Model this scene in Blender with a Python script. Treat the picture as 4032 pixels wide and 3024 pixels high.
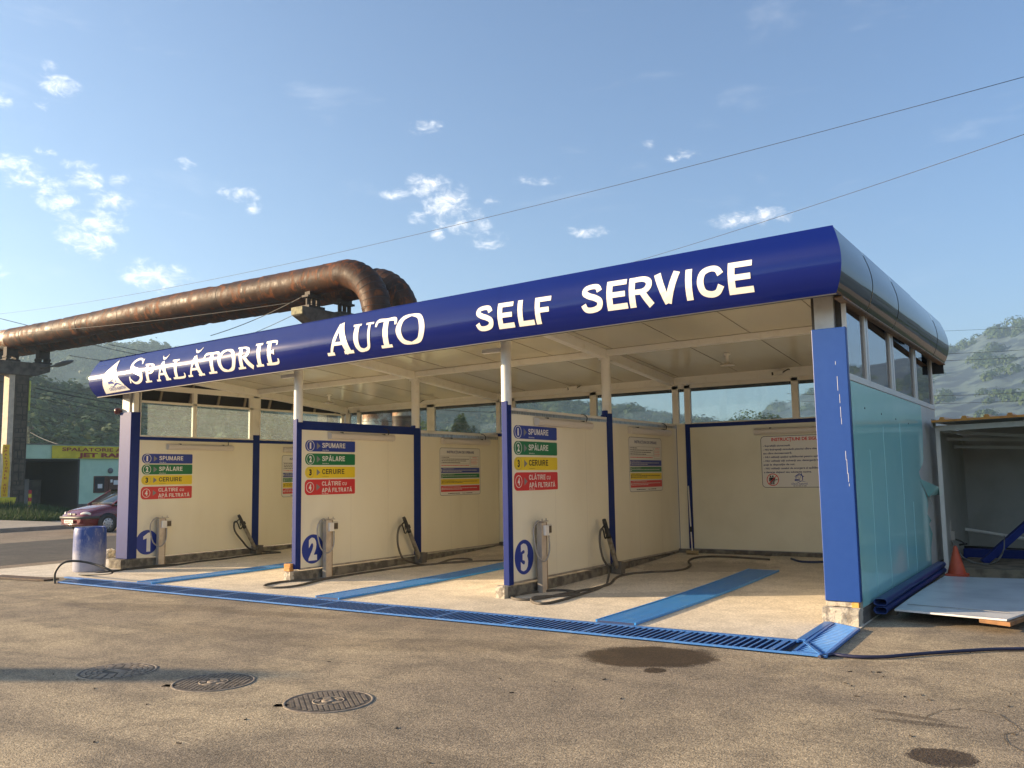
import bpy, bmesh, math, random
from mathutils import Vector, Matrix, noise as mnoise
rng = random.Random(11)
SC = bpy.context.scene
for o in list(bpy.data.objects): bpy.data.objects.remove(o)

# ------------------------------------------------------------------ camera
CAM = dict(f=3420.7639, yaw=-0.5873, pitch=0.1059, roll=-0.0157, loc=(2.1956, -9.9954, 1.65))
def cam_axes():
    y, p, r = CAM['yaw'], CAM['pitch'], CAM['roll']
    F = Vector((math.sin(y)*math.cos(p), math.cos(y)*math.cos(p), math.sin(p)))
    R = Vector((math.cos(y), -math.sin(y), 0)); U = R.cross(F)
    c, s = math.cos(r), math.sin(r)
    return c*R+s*U, -s*R+c*U, F
CR, CU, CF = cam_axes(); CL = Vector(CAM['loc'])
cd = bpy.data.cameras.new('camera'); cam = bpy.data.objects.new('camera', cd)
SC.collection.objects.link(cam)
cam.matrix_world = Matrix(((CR.x, CU.x, -CF.x, CL.x), (CR.y, CU.y, -CF.y, CL.y), (CR.z, CU.z, -CF.z, CL.z), (0, 0, 0, 1)))
cd.sensor_fit = 'HORIZONTAL'; cd.sensor_width = 36; cd.lens = CAM['f']/4032*36
cd.clip_start = 0.05; cd.clip_end = 6000
SC.camera = cam

# ------------------------------------------------------------------ sky, sun, exposure
SUN_AZ = math.radians(29.0)      # light travels along +x turned 29 degrees towards +y
SUN_EL = math.radians(14.0)
SUN_STRENGTH, SKY_STRENGTH, EXPOSURE = 5.0, 0.076, 1.70
HAZE = 0.0005
SC.view_settings.view_transform = 'Standard'; SC.view_settings.look = 'None'
SC.view_settings.gamma = 1; SC.view_settings.use_curve_mapping = False
SC.view_settings.exposure = EXPOSURE
SC.render.engine = 'CYCLES'
SC.cycles.use_denoising = True
SC.cycles.max_bounces = 8; SC.cycles.diffuse_bounces = 6; SC.cycles.glossy_bounces = 4
SC.cycles.transmission_bounces = 6; SC.cycles.transparent_max_bounces = 12; SC.cycles.volume_bounces = 0
SC.cycles.sample_clamp_indirect = 6; SC.cycles.caustics_reflective = False; SC.cycles.caustics_refractive = False

class NT:
    """small helper to write node trees"""
    def __init__(s, nt): s.nt = nt
    def n(s, t, ins=None, **kw):
        nd = s.nt.nodes.new(t)
        for k, v in kw.items(): setattr(nd, k, v)
        for k, v in (ins or {}).items():
            sk = nd.inputs[k]
            if isinstance(v, bpy.types.NodeSocket): s.nt.links.new(v, sk)
            else:
                if sk.type == 'RGBA' and len(v) == 3: v = (*v, 1)
                sk.default_value = v
        return nd
    def math(s, op, a, b=0.0, c=0.0, clamp=False):
        nd = s.n('ShaderNodeMath', {0: a, 1: b, 2: c}, operation=op, use_clamp=clamp); return nd.outputs[0]
    def mix(s, f, a, b, blend='MIX'):
        nd = s.n('ShaderNodeMix', data_type='RGBA', blend_type=blend)
        for i, v in ((0, f), (6, a), (7, b)):
            if isinstance(v, bpy.types.NodeSocket): s.nt.links.new(v, nd.inputs[i])
            else: nd.inputs[i].default_value = (*v, 1) if (not isinstance(v, (int, float)) and len(v) == 3) else v
        return nd.outputs[2]
    def ramp(s, x, lo, hi, a=0.0, b=1.0):
        return s.n('ShaderNodeMapRange', {0: x, 1: lo, 2: hi, 3: a, 4: b}, interpolation_type='SMOOTHSTEP').outputs[0]
    def noise(s, vec, scale, detail=4, rough=.55, dist=0):
        return s.n('ShaderNodeTexNoise', {'Vector': vec, 'Scale': scale, 'Detail': detail, 'Roughness': rough, 'Distortion': dist}).outputs['Fac']
    def map(s, vec, loc=(0, 0, 0), rot=(0, 0, 0), sc=(1, 1, 1), vt='POINT'):
        return s.n('ShaderNodeMapping', {0: vec, 1: loc, 2: rot, 3: sc}, vector_type=vt).outputs[0]

W = bpy.data.worlds.new('World'); SC.world = W; W.use_nodes = True
wn = NT(W.node_tree); W.node_tree.nodes.clear()
sky = wn.n('ShaderNodeTexSky', sky_type='NISHITA', sun_disc=False, sun_elevation=SUN_EL,
           sun_rotation=math.radians(241.0), air_density=1.0, dust_density=1.1, ozone_density=2.4, altitude=300)
gen = wn.n('ShaderNodeTexCoord').outputs['Generated']
sep = wn.n('ShaderNodeSeparateXYZ', {0: gen})
az = wn.math('MULTIPLY', wn.math('ARCTAN2', sep.outputs[0], sep.outputs[1]), 57.29578)
el = wn.math('MULTIPLY', wn.math('ARCSINE', sep.outputs[2]), 57.29578)
ae = wn.n('ShaderNodeCombineXYZ', {0: az, 1: el, 2: 0.0}).outputs[0]
wob = wn.n('ShaderNodeTexNoise', {'Vector': ae, 'Scale': .55, 'Detail': 3}).outputs['Color']
aew = wn.n('ShaderNodeVectorMath', {0: ae, 1: wn.n('ShaderNodeVectorMath', {0: wob, 1: (-.5, -.5, 0)}).outputs[0], 2: (0, 0, 0)}, operation='ADD').outputs[0]
CLOUDS = [(-62.4, 23.7, .8, .5, .75), (-61.9, 22.8, 1.5, .75, 1.0), (-64.8, 21.4, .9, .5, .8), (-62.8, 21.7, .7, .5, .75),
  (-64.6, 18.1, 1.8, .8, 1.05), (-63.3, 17.4, 1.9, .8, 1.05), (-62.2, 17.3, 1.4, .6, .95), (-61.0, 18.5, 1.5, .45, .7),
  (-61.9, 16.4, 1.6, .7, 1.05), (-60.3, 17.5, 1.4, .9, .9), (-59.6, 15.4, 1.7, .9, 1.05), (-58.7, 16.7, 1.5, .9, 1.0),
  (-60.2, 14.2, 2.0, 1.1, 1.1), (-61.0, 15.6, 1.3, .6, .9), (-58.3, 17.9, .8, .5, .75), (-62.5, 19.0, 1.0, .35, .6),
  (-56.2, 12.5, 2.8, 1.1, .88), (-51.4, 17.8, 1.5, .55, 1.0), (-50.6, 17.0, .7, .5, .85), (-54.5, 19.4, .9, .5, .7),
  (-39.4, 22.6, 1.5, .6, .75), (-39.9, 19.3, .7, .5, .8), (-41.3, 18.4, 1.5, .55, .8), (-38.9, 18.8, 1.9, 1.1, .95),
  (-38.0, 17.8, 2.4, 1.5, .95), (-36.4, 16.6, 1.9, 1.2, .8), (-35.3, 15.5, 1.6, .8, .75), (-34.8, 18.0, .7, .4, .75), (-38.4, 15.9, .6, .7, .8), (-39.8, 16.9, 1.0, .6, .8),
  (-28.2, 15.9, 1.7, .5, .9), (-17.6, 16.0, 3.6, .75, .8), (-24.1, 21.2, .7, .4, .7), (-22.0, 20.3, 1.6, .4, .62), (-31.7, 19.3, 2.2, .4, .58),
  (-66, 12.0, 2.5, .7, .8), (-95, 20, 9, 2.5, .9), (40, 22, 8, 2, .8), (85, 24, 14, 6, .9), (120, 32, 34, 18, 1.1), (170, 36, 40, 24, 1.2), (-150, 38, 38, 24, 1.2), (-112, 38, 22, 14, 1.0)]  # the wide, unseen banks behind the camera are added as fill light
mask = None
for (a0, e0, ra, re, k) in CLOUDS:
    v = wn.map(aew, (a0, e0, 0), (0, 0, 0), (ra, re, 1), 'TEXTURE')
    l = wn.n('ShaderNodeVectorMath', {0: v}, operation='LENGTH').outputs['Value']
    m = wn.math('MULTIPLY', wn.math('SUBTRACT', 1.15, l, clamp=True), k)
    mask = m if mask is None else wn.math('MAXIMUM', mask, m)
cn = wn.noise(wn.map(ae, sc=(.9, 1.5, 1)), 1.0, 11, .66, .5)
cov = wn.ramp(wn.math('ADD', wn.math('MULTIPLY', mask, .75), wn.math('MULTIPLY', wn.math('SUBTRACT', cn, .5), 1.75)), .06, .95)
cov = wn.math('MULTIPLY', cov, wn.ramp(mask, .02, .25))
wisp = wn.ramp(wn.noise(wn.map(ae, sc=(.6, 2.2, 1)), .16, 7, .6, .5), .56, .85, 0, .16)
cov = wn.math('MAXIMUM', wn.math('MULTIPLY', cov, .92), wisp)
shade = wn.ramp(cn, .3, .75, .86, 1.08)
ccol = wn.mix(1.0, (7.6, 7.3, 7.0), wn.n('ShaderNodeCombineXYZ', {0: shade, 1: shade, 2: shade}).outputs[0], 'MULTIPLY')
skyc = wn.mix(1.0, sky.outputs[0], (.87, .905, 1.0), 'MULTIPLY')
col = wn.mix(cov, skyc, ccol)
bg = wn.n('ShaderNodeBackground', {'Color': col, 'Strength': SKY_STRENGTH})
wo = wn.n('ShaderNodeOutputWorld', {'Surface': bg.outputs[0]})

sl = bpy.data.lights.new('sun', 'SUN'); sl.energy = SUN_STRENGTH; sl.angle = math.radians(0.5); sl.color = (1.0, .74, .46)
so = bpy.data.objects.new('sun', sl); SC.collection.objects.link(so)
SD = Vector((math.cos(SUN_AZ)*math.cos(SUN_EL), math.sin(SUN_AZ)*math.cos(SUN_EL), -math.sin(SUN_EL)))
so.rotation_euler = SD.to_track_quat('-Z', 'Y').to_euler(); so.location = (-40, -25, 30)

# ------------------------------------------------------------------ mesh helpers
class MB:
    def __init__(s): s.v = []; s.f = []; s.m = []; s.sm = []; s.mi = 0; s.smooth = False
    def add(s, vs, fs):
        o = len(s.v); s.v += [tuple(v) for v in vs]; s.f += [[i+o for i in f] for f in fs]
        s.m += [s.mi]*len(fs); s.sm += [s.smooth]*len(fs)
    def box(s, x0, x1, y0, y1, z0, z1):
        s.add([(x0,y0,z0),(x1,y0,z0),(x1,y1,z0),(x0,y1,z0),(x0,y0,z1),(x1,y0,z1),(x1,y1,z1),(x0,y1,z1)],
              [(0,3,2,1),(4,5,6,7),(0,1,5,4),(1,2,6,5),(2,3,7,6),(3,0,4,7)])
        return s
    def topbox(s, x0, x1, y0, y1, z0, z1):
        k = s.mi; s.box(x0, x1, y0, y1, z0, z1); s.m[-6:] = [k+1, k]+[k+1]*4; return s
    def obox(s, c, a, b, d):
        c, a, b, d = Vector(c), Vector(a), Vector(b), Vector(d)
        vs = [c+i*a+j*b+k*d for k in (-1,1) for (i,j) in ((-1,-1),(1,-1),(1,1),(-1,1))]
        s.add(vs, [(0,3,2,1),(4,5,6,7),(0,1,5,4),(1,2,6,5),(2,3,7,6),(3,0,4,7)]); return s
    def bar(s, p, q, w, h=None, up=(0,0,1)):
        p, q = Vector(p), Vector(q); d = q-p; u = Vector(up)
        if abs(d.normalized().dot(u)) > .98: u = Vector((1,0,0))
        r = d.cross(u).normalized(); u = r.cross(d).normalized(); h = h or w
        return s.obox((p+q)/2, r*w/2, d/2, u*h/2)
    def tube(s, pts, r, n=8, cap=True):
        pts = [Vector(p) for p in pts]; sm = s.smooth; s.smooth = True
        rr = r if isinstance(r, (list, tuple)) else [r]*len(pts)
        t0 = (pts[1]-pts[0]).normalized(); u = Vector((0,0,1)) if abs(t0.z) < .9 else Vector((1,0,0))
        u = (u - t0*u.dot(t0)).normalized(); vs = []
        for i, p in enumerate(pts):
            t = (pts[min(i+1, len(pts)-1)]-pts[max(i-1, 0)]).normalized()
            u = (u - t*u.dot(t)).normalized(); w = t.cross(u)
            for k in range(n):
                a = 2*math.pi*k/n; vs.append(p + (u*math.cos(a)+w*math.sin(a))*rr[i])
        fs = [(i*n+k, i*n+(k+1) % n, (i+1)*n+(k+1) % n, (i+1)*n+k) for i in range(len(pts)-1) for k in range(n)]
        s.add(vs, fs); s.smooth = False
        if cap:
            b = len(s.v)-len(vs); L = (len(pts)-1)*n
            for f in ([b+k for k in range(n)][::-1], [b+L+k for k in range(n)]): s.f.append(f); s.m.append(s.mi); s.sm.append(False)
        s.smooth = sm; return s
    def lathe(s, prof, c, ax=(0,0,1), n=24):
        c = Vector(c); ax = Vector(ax).normalized(); sm = s.smooth; s.smooth = True
        u = ax.orthogonal().normalized(); w = ax.cross(u); vs = []
        for (r, h) in prof:
            for k in range(n):
                a = 2*math.pi*k/n; vs.append(c + ax*h + (u*math.cos(a)+w*math.sin(a))*r)
        s.add(vs, [(i*n+k, i*n+(k+1) % n, (i+1)*n+(k+1) % n, (i+1)*n+k) for i in range(len(prof)-1) for k in range(n)])
        s.smooth = sm; return s
    def prism(s, pts, d):
        d = Vector(d); a = [Vector(p) for p in pts]; n = len(a)
        s.add(a+[p+d for p in a], [list(range(n))[::-1], [n+i for i in range(n)]]+[(i, (i+1) % n, n+(i+1) % n, n+i) for i in range(n)]); return s
    def grid(s, rows, smooth=True):
        sm = s.smooth; s.smooth = smooth; m = len(rows[0])
        s.add([p for r in rows for p in r], [(i*m+j, i*m+j+1, (i+1)*m+j+1, (i+1)*m+j) for i in range(len(rows)-1) for j in range(m-1)])
        s.smooth = sm; return s
    def build(s, name, mats, parent=None, bevel=0, recalc=True, segs=2):
        me = bpy.data.meshes.new(name); me.from_pydata(s.v, [], s.f)
        if not isinstance(mats, (list, tuple)): mats = [mats]
        for m in mats: me.materials.append(m)
        me.polygons.foreach_set('material_index', s.m); me.polygons.foreach_set('use_smooth', s.sm); me.update()
        if recalc:
            bm = bmesh.new(); bm.from_mesh(me); bmesh.ops.recalc_face_normals(bm, faces=bm.faces); bm.to_mesh(me); bm.free()
        o = bpy.data.objects.new(name, me); SC.collection.objects.link(o)
        if parent:
            o.parent = parent; o.matrix_parent_inverse = parent.matrix_world.inverted() if False else Matrix.Translation(-parent.location)
        if bevel:
            b = o.modifiers.new('bevel', 'BEVEL'); b.width = bevel; b.segments = segs; b.limit_method = 'ANGLE'; b.angle_limit = math.radians(50)
        return o
def box(*a): return MB().box(*a)
def tag(o, label=None, cat=None, group=None, kind=None):
    if label: o['label'] = label
    if cat: o['category'] = cat
    if group: o['group'] = group
    if kind: o['kind'] = kind
    return o
def thing(name, loc, label, cat, group=None):
    o = bpy.data.objects.new(name, None); SC.collection.objects.link(o); o.location = loc
    o.empty_display_size = .2
    return tag(o, label, cat, group)
def copy_tree(o, off=None):
    """a thing, its parts and their sub-parts"""
    c = o.copy(); SC.collection.objects.link(c)
    if off is not None: c.location = Vector(o.location)+Vector(off)
    def rec(a, b):
        for ch in [x for x in SC.objects if x.parent == a]:
            d = ch.copy(); SC.collection.objects.link(d); d.parent = b; rec(ch, d)
    rec(o, c); return c
def spline(pts, n=6):
    """Catmull-Rom through the points"""
    P = [Vector(p) for p in pts]; out = []
    for i in range(len(P)-1):
        a, b, c, d = P[max(i-1, 0)], P[i], P[i+1], P[min(i+2, len(P)-1)]
        for k in range(n):
            t = k/n
            out.append(.5*((2*b)+(c-a)*t+(2*a-5*b+4*c-d)*t*t+(3*b-a-3*c+d)*t**3))
    out.append(P[-1]); return out

# the survey: a direction of view seen in the photograph, cut with a known plane of the place
def ray(px, py): return CF + CR*((px-2016)/CAM['f']) - CU*((py-1512)/CAM['f'])
def at_z(px, py, z=0.0): d = ray(px, py); return CL+d*((z-CL.z)/d.z)
def at_y(px, py, y): d = ray(px, py); return CL+d*((y-CL.y)/d.y)
def at_x(px, py, x): d = ray(px, py); return CL+d*((x-CL.x)/d.x)
def at_d(px, py, dep): return CL+ray(px, py)*dep
def fz(x, y): return .0042*max(y, 0)**2 if x > -13.95 and x < .1 else 0.0
def floor_at(px, py, up=0.0):
    z = 0.0
    for _ in range(6): p = at_z(px, py, z+up); z = fz(p.x, p.y)
    return p
def zone(ox, oy, s): return lambda x, y: (ox+x/s, oy+y/s)

# ------------------------------------------------------------------ lettering
_gc = {}
def glyphs(txt, bold=0.0):
    k = (txt, bold)
    if k not in _gc:
        c = bpy.data.curves.new('t', 'FONT'); c.body = txt; c.size = 1; c.offset = bold; c.resolution_u = 3
        o = bpy.data.objects.new('t', c); SC.collection.objects.link(o)
        me = bpy.data.meshes.new_from_object(o.evaluated_get(bpy.context.evaluated_depsgraph_get()))
        v = [(p.co.x, p.co.y) for p in me.vertices]; f = [list(p.vertices) for p in me.polygons]
        bpy.data.objects.remove(o); bpy.data.curves.remove(c); bpy.data.meshes.remove(me)
        _gc[k] = (v, f)
    return _gc[k]
def text_on(mb, txt, fn, x, y, h, w=None, bold=0.0, cap='H', sub=None):
    """lays text on a surface: fn(u, v) -> point; baseline at (x, y), capital height h, total width w"""
    v, f = glyphs(txt, bold); hv, _ = glyphs(cap, bold)
    y0 = min(p[1] for p in hv); s = h/(max(p[1] for p in hv)-y0)
    x0 = min(p[0] for p in v); x1 = max(p[0] for p in v); sx = (w/(x1-x0)) if w else s*.92
    vv = [((p[0]-x0)*sx+x, (p[1]-y0)*s+y) for p in v]
    if sub:
        bm = bmesh.new(); bv = [bm.verts.new((a, b, 0)) for a, b in vv]
        for q in f:
            try: bm.faces.new([bv[i] for i in q])
            except ValueError: pass
        for yy in sub: bmesh.ops.bisect_plane(bm, geom=bm.verts[:]+bm.edges[:]+bm.faces[:], plane_co=(0, yy, 0), plane_no=(0, 1, 0))
        bm.verts.index_update(); vv = [(q.co.x, q.co.y) for q in bm.verts]; f = [[q.index for q in t.verts] for t in bm.faces]; bm.free()
    mb.add([fn(a, b) for a, b in vv], f)
def plane(O, ux, uy, n):
    O, ux, uy, n = Vector(O), Vector(ux), Vector(uy), Vector(n)
    return lambda lift: (lambda u, v: O+ux*u+uy*v+n*lift)
def rrect(x0, y0, x1, y1, rl, rr, n=5):
    out = []
    for cx, cy, r, a0 in ((x1-rr, y1-rr, rr, 0), (x0+rl, y1-rl, rl, 90), (x0+rl, y0+rl, rl, 180), (x1-rr, y0+rr, rr, 270)):
        for i in range(n+1): a = math.radians(a0+90*i/n); out.append((cx+r*math.cos(a), cy+r*math.sin(a)))
    return out
def flat(mb, pts, fn): mb.add([fn(a, b) for a, b in pts], [list(range(len(pts)))])
def ringf(mb, cx, cy, r, w, fn, n=28, ry=None):
    ry = ry or r; vs = []
    for i in range(n):
        a = 2*math.pi*i/n; vs += [fn(cx+r*math.cos(a), cy+ry*math.sin(a)), fn(cx+(r-w)*math.cos(a), cy+(ry-w)*math.sin(a))]
    mb.add(vs, [(2*i, 2*((i+1) % n), 2*((i+1) % n)+1, 2*i+1) for i in range(n)])
def disc(cx, cy, r, ry=None, n=32): return [(cx+r*math.cos(2*math.pi*i/n), cy+(ry or r)*math.sin(2*math.pi*i/n)) for i in range(n)]
def slab(mb, pts, fn, fb):
    n = len(pts); mb.add([fn(a, b) for a, b in pts]+[fb(a, b) for a, b in pts], [list(range(n))]+[(i, n+i, n+(i+1) % n, (i+1) % n) for i in range(n)])

# ------------------------------------------------------------------ materials
def mat(name, c, rough=.5, metal=0.0, c2=None, sc=4.0, lo=.4, hi=.65, det=5, st=(1, 1, 1), bump=0.0, bsc=None, spec=.5, coat=0.0, r2=None, emit=None):
    m = bpy.data.materials.new(name); m.use_nodes = True; t = NT(m.node_tree)
    b = m.node_tree.nodes['Principled BSDF']
    b.inputs['Base Color'].default_value = (*c, 1); b.inputs['Roughness'].default_value = rough; b.inputs['Metallic'].default_value = metal
    b.inputs['Specular IOR Level'].default_value = spec; b.inputs['Coat Weight'].default_value = coat; b.inputs['Coat Roughness'].default_value = .08
    if c2 or bump or r2 is not None:
        co = t.n('ShaderNodeTexCoord').outputs['Object']; mp = t.map(co, sc=st)
        fac = t.ramp(t.noise(mp, sc, det), lo, hi)
        if c2: m.node_tree.links.new(t.mix(fac, c, c2), b.inputs['Base Color'])
        if r2 is not None: m.node_tree.links.new(t.n('ShaderNodeMapRange', {0: fac, 3: rough, 4: r2}).outputs[0], b.inputs['Roughness'])
        if bump:
            bn = t.n('ShaderNodeBump', {'Strength': bump, 'Distance': .02, 'Height': t.noise(mp, bsc or sc*6, 4)})
            m.node_tree.links.new(bn.outputs[0], b.inputs['Normal'])
    if emit:
        b.inputs['Emission Color'].default_value = (*emit[0], 1); b.inputs['Emission Strength'].default_value = emit[1]
    return m
K = {}
K['panel'] = mat('cream_sandwich_panel', (.85, .80, .64), .20, c2=(.79, .735, .575), sc=1.3, lo=.35, hi=.75, st=(1, 1, .35), bump=.02, bsc=30)
K['backpanel'] = mat('cream_back_panel', (.76, .735, .585), .24, c2=(.70, .675, .53), sc=1.2, lo=.35, hi=.75, bump=.02, bsc=30)
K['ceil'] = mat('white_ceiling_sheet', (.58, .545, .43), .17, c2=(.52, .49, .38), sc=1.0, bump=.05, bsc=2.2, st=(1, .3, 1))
K['white'] = mat('white_painted_steel', (.80, .78, .72), .38, c2=(.70, .67, .60), sc=6, lo=.5, hi=.8)
K['frame'] = mat('white_window_frame', (.78, .75, .68), .35, c2=(.66, .62, .54), sc=3, lo=.5, hi=.8)
K['navy'] = mat('blue_painted_post', (.002, .016, .15), .50, c2=(.003, .019, .16), sc=10, bump=.012, bsc=160, spec=.24)
K['blue'] = mat('bright_blue_painted_post', (.006, .052, .265), .42, c2=(.008, .056, .275), sc=10, bump=.012, bsc=160)
K['vinyl'] = mat('dark_blue_glossy_vinyl', (.0025, .010, .13), .13, c2=(.0035, .012, .14), sc=2.0, st=(.15, 1, 1.4), bump=.03, bsc=2.6, spec=.42, coat=.0)
K['darkvinyl'] = mat('black_glossy_cladding', (.010, .014, .022), .05, c2=(.014, .018, .028), sc=1.2, bump=.03, bsc=1.4, spec=.24)
K['inner'] = mat('dark_cladding_rear', (.025, .025, .027), .6)
K['letter'] = mat('white_vinyl_lettering', (.88, .85, .78), .35)
K['conc'] = mat('grey_weathered_concrete', (.22, .20, .16), .85, c2=(.10, .09, .075), sc=7, lo=.38, hi=.62, det=8, bump=.5, bsc=40)
K['concl'] = mat('pale_chipped_concrete', (.52, .47, .38), .85, c2=(.26, .23, .19), sc=14, lo=.5, hi=.62, det=8, bump=.6, bsc=50)
K['concd'] = mat('dark_old_concrete', (.15, .135, .115), .9, c2=(.075, .068, .058), sc=3, lo=.35, hi=.7, det=8, bump=.4, bsc=20)
K['grate'] = mat('blue_painted_grating', (.055, .19, .52), .34, c2=(.12, .25, .50), sc=9, lo=.5, hi=.75, det=7, bump=.05, bsc=60)
K['gside'] = mat('shaded_grating_sides', (.008, .028, .11), .7)  # bar sides coloured darker than the tops to stand for shade
K['grateb'] = mat('bright_blue_grating', (.026, .24, .66), .33, c2=(.09, .30, .62), sc=7, lo=.5, hi=.75, det=7, bump=.05, bsc=60)
K['pit'] = mat('dark_drain_channel', (.02, .03, .05), .7)
K['rustgr'] = mat('rusty_brown_grating', (.10, .055, .032), .75, c2=(.05, .032, .022), sc=20)
K['rubber'] = mat('black_rubber_hose', (.030, .028, .024), .5, c2=(.07, .06, .048), sc=15, lo=.5, hi=.75)
K['greyhose'] = mat('dusty_grey_hose', (.11, .095, .075), .6, c2=(.06, .052, .042), sc=6)
K['black'] = mat('black_plastic', (.012, .012, .013), .45)
K['steel'] = mat('galvanised_tube', (.45, .42, .36), .38, .8, c2=(.30, .27, .22), sc=12)
K['alu'] = mat('worn_aluminium_channel', (.46, .42, .37), .45, .35, c2=(.34, .30, .26), sc=5, st=(1, 1, .3))
K['plast'] = mat('white_plastic', (.78, .76, .72), .4)
K['diff'] = mat('frosted_lamp_cover', (.66, .61, .55), .35)
K['cable'] = mat('grey_cable', (.33, .31, .29), .5)
K['wood'] = mat('orange_wood_block', (.62, .30, .08), .7, c2=(.40, .17, .04), sc=12, st=(1, 5, 5))
K['sblue'] = mat('sign_blue', (.015, .04, .30), .35); K['sgreen'] = mat('sign_green', (.008, .17, .055), .35)
K['syel'] = mat('sign_yellow', (.80, .60, .02), .35); K['sred'] = mat('sign_red', (.62, .03, .035), .35)
K['swhite'] = mat('sign_white', (.80, .78, .74), .35); K['sgrey'] = mat('sign_grey', (.22, .22, .22), .4)
K['sblack'] = mat('sign_black', (.012, .012, .012), .4); K['snavy'] = mat('sign_navy_print', (.015, .03, .13), .4)
K['boardw'] = mat('printed_board_white', (.76, .74, .69), .25)
def glass_mat(name, tint, refl, dirt):
    m = bpy.data.materials.new(name); m.use_nodes = True; t = NT(m.node_tree); m.node_tree.nodes.clear()
    co = t.n('ShaderNodeTexCoord').outputs['Object']
    d = t.ramp(t.noise(t.map(co, sc=(2, 2, .7)), 3, 7, .65), .25, .9, dirt*.7, dirt)
    tr = t.n('ShaderNodeBsdfTransparent', {0: tint}); gl = t.n('ShaderNodeBsdfGlossy', {0: (.95, .96, 1), 'Roughness': .015})
    df = t.n('ShaderNodeBsdfDiffuse', {0: (.62, .66, .66)}); ts = t.n('ShaderNodeBsdfTranslucent', {0: (.6, .64, .64)})
    dd = t.n('ShaderNodeMixShader', {0: .6, 1: df.outputs[0], 2: ts.outputs[0]})
    fr = t.n('ShaderNodeFresnel', {'IOR': refl}).outputs[0]
    a = t.n('ShaderNodeMixShader', {0: d, 1: tr.outputs[0], 2: dd.outputs[0]})
    b = t.n('ShaderNodeMixShader', {0: fr, 1: a.outputs[0], 2: gl.outputs[0]})
    t.n('ShaderNodeOutputMaterial', {0: b.outputs[0]}); return m
K['glass'] = glass_mat('dusty_window_glass', (.90, .95, .95), 1.3, .15)
K['glassl'] = glass_mat('hazy_side_glass', (.86, .94, .93), 1.35, .16)
K['glassr'] = glass_mat('side_window_glass', (.70, .76, .78), 6.0, .03)
# ------------------------------------------------------------------ ground
def asphalt(name, base, dark, light, stains=(), cracks=False, slabm=False):
    m = bpy.data.materials.new(name); m.use_nodes = True; t = NT(m.node_tree); b = m.node_tree.nodes['Principled BSDF']
    co = t.n('ShaderNodeTexCoord').outputs['Object']
    big = t.ramp(t.noise(t.map(co, sc=(1, 1.3, 1)), .35, 5, .6, .4), .36, .66)
    mid = t.ramp(t.noise(co, 2.3, 6, .65, .5), .38, .68)
    fine = t.ramp(t.noise(co, 75 if not slabm else 45, 3, .7), .34, .68)
    vor = t.n('ShaderNodeTexVoronoi', {'Vector': co, 'Scale': 95.0}).outputs['Distance']
    c = t.mix(big, base, light); c = t.mix(t.math('MULTIPLY', mid, .55 if not slabm else .45), c, dark)
    strk = t.ramp(t.noise(t.map(co, rot=(0, 0, -.45), sc=(.35, 2.2, 1)), .9, 7, .68, .8), .50, .74)
    c = t.mix(t.math('MULTIPLY', strk, .55 if not slabm else .35), c, dark)
    pale = t.ramp(t.noise(t.map(co, (3, 7, 0), (0, 0, -.35), (.5, 1.6, 1)), .8, 6, .6, .6), .56, .78)
    c = t.mix(t.math('MULTIPLY', pale, .5), c, light)
    g = t.ramp(fine, 0, 1, .60 if not slabm else .80, 1.32 if not slabm else 1.13)
    c = t.mix(1.0, c, t.n('ShaderNodeCombineXYZ', {0: g, 1: g, 2: g}).outputs[0], 'MULTIPLY')
    mg = t.ramp(t.noise(co, 26, 4, .75), .34, .66, .72 if not slabm else .9, 1.25 if not slabm else 1.07)
    c = t.mix(1.0, c, t.n('ShaderNodeCombineXYZ', {0: mg, 1: mg, 2: mg}).outputs[0], 'MULTIPLY')
    spk = t.ramp(vor, .12, .38, .70 if not slabm else .92, 1.10)
    c = t.mix(1.0, c, t.n('ShaderNodeCombineXYZ', {0: spk, 1: spk, 2: spk}).outputs[0], 'MULTIPLY')
    rgh = .88; wet = None
    for (cx, cy, ra, rb, rot, k, edge) in stains:
        v = t.map(co, (cx, cy, 0), (0, 0, rot), (ra, rb, 1), 'TEXTURE')
        l = t.n('ShaderNodeVectorMath', {0: v}, operation='LENGTH').outputs['Value']
        l = t.math('ADD', l, t.math('MULTIPLY', t.math('SUBTRACT', t.noise(co, 5.5, 6, .65), .5), edge))
        l = t.math('ADD', l, t.math('MULTIPLY', t.math('SUBTRACT', fine, .5), .18))
        f = t.ramp(l, .84, 1.02, k, 0)
        wet = f if wet is None else t.math('MAXIMUM', wet, f)
    if wet is not None:
        c = t.mix(wet, c, t.mix(1.0, c, (.22, .185, .15), 'MULTIPLY'))
        m.node_tree.links.new(t.n('ShaderNodeMapRange', {0: wet, 3: rgh, 4: .55}).outputs[0], b.inputs['Roughness'])
    else: b.inputs['Roughness'].default_value = rgh
    b.inputs['Specular IOR Level'].default_value = .3
    m.node_tree.links.new(c, b.inputs['Base Color'])
    h = t.math('ADD', t.math('MULTIPLY', fine, .5 if not slabm else .25), t.math('MULTIPLY', vor, .6 if not slabm else .2))
    bn = t.n('ShaderNodeBump', {'Strength': .38 if not slabm else .22, 'Distance': .012, 'Height': h})
    m.node_tree.links.new(bn.outputs[0], b.inputs['Normal']); return m
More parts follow.
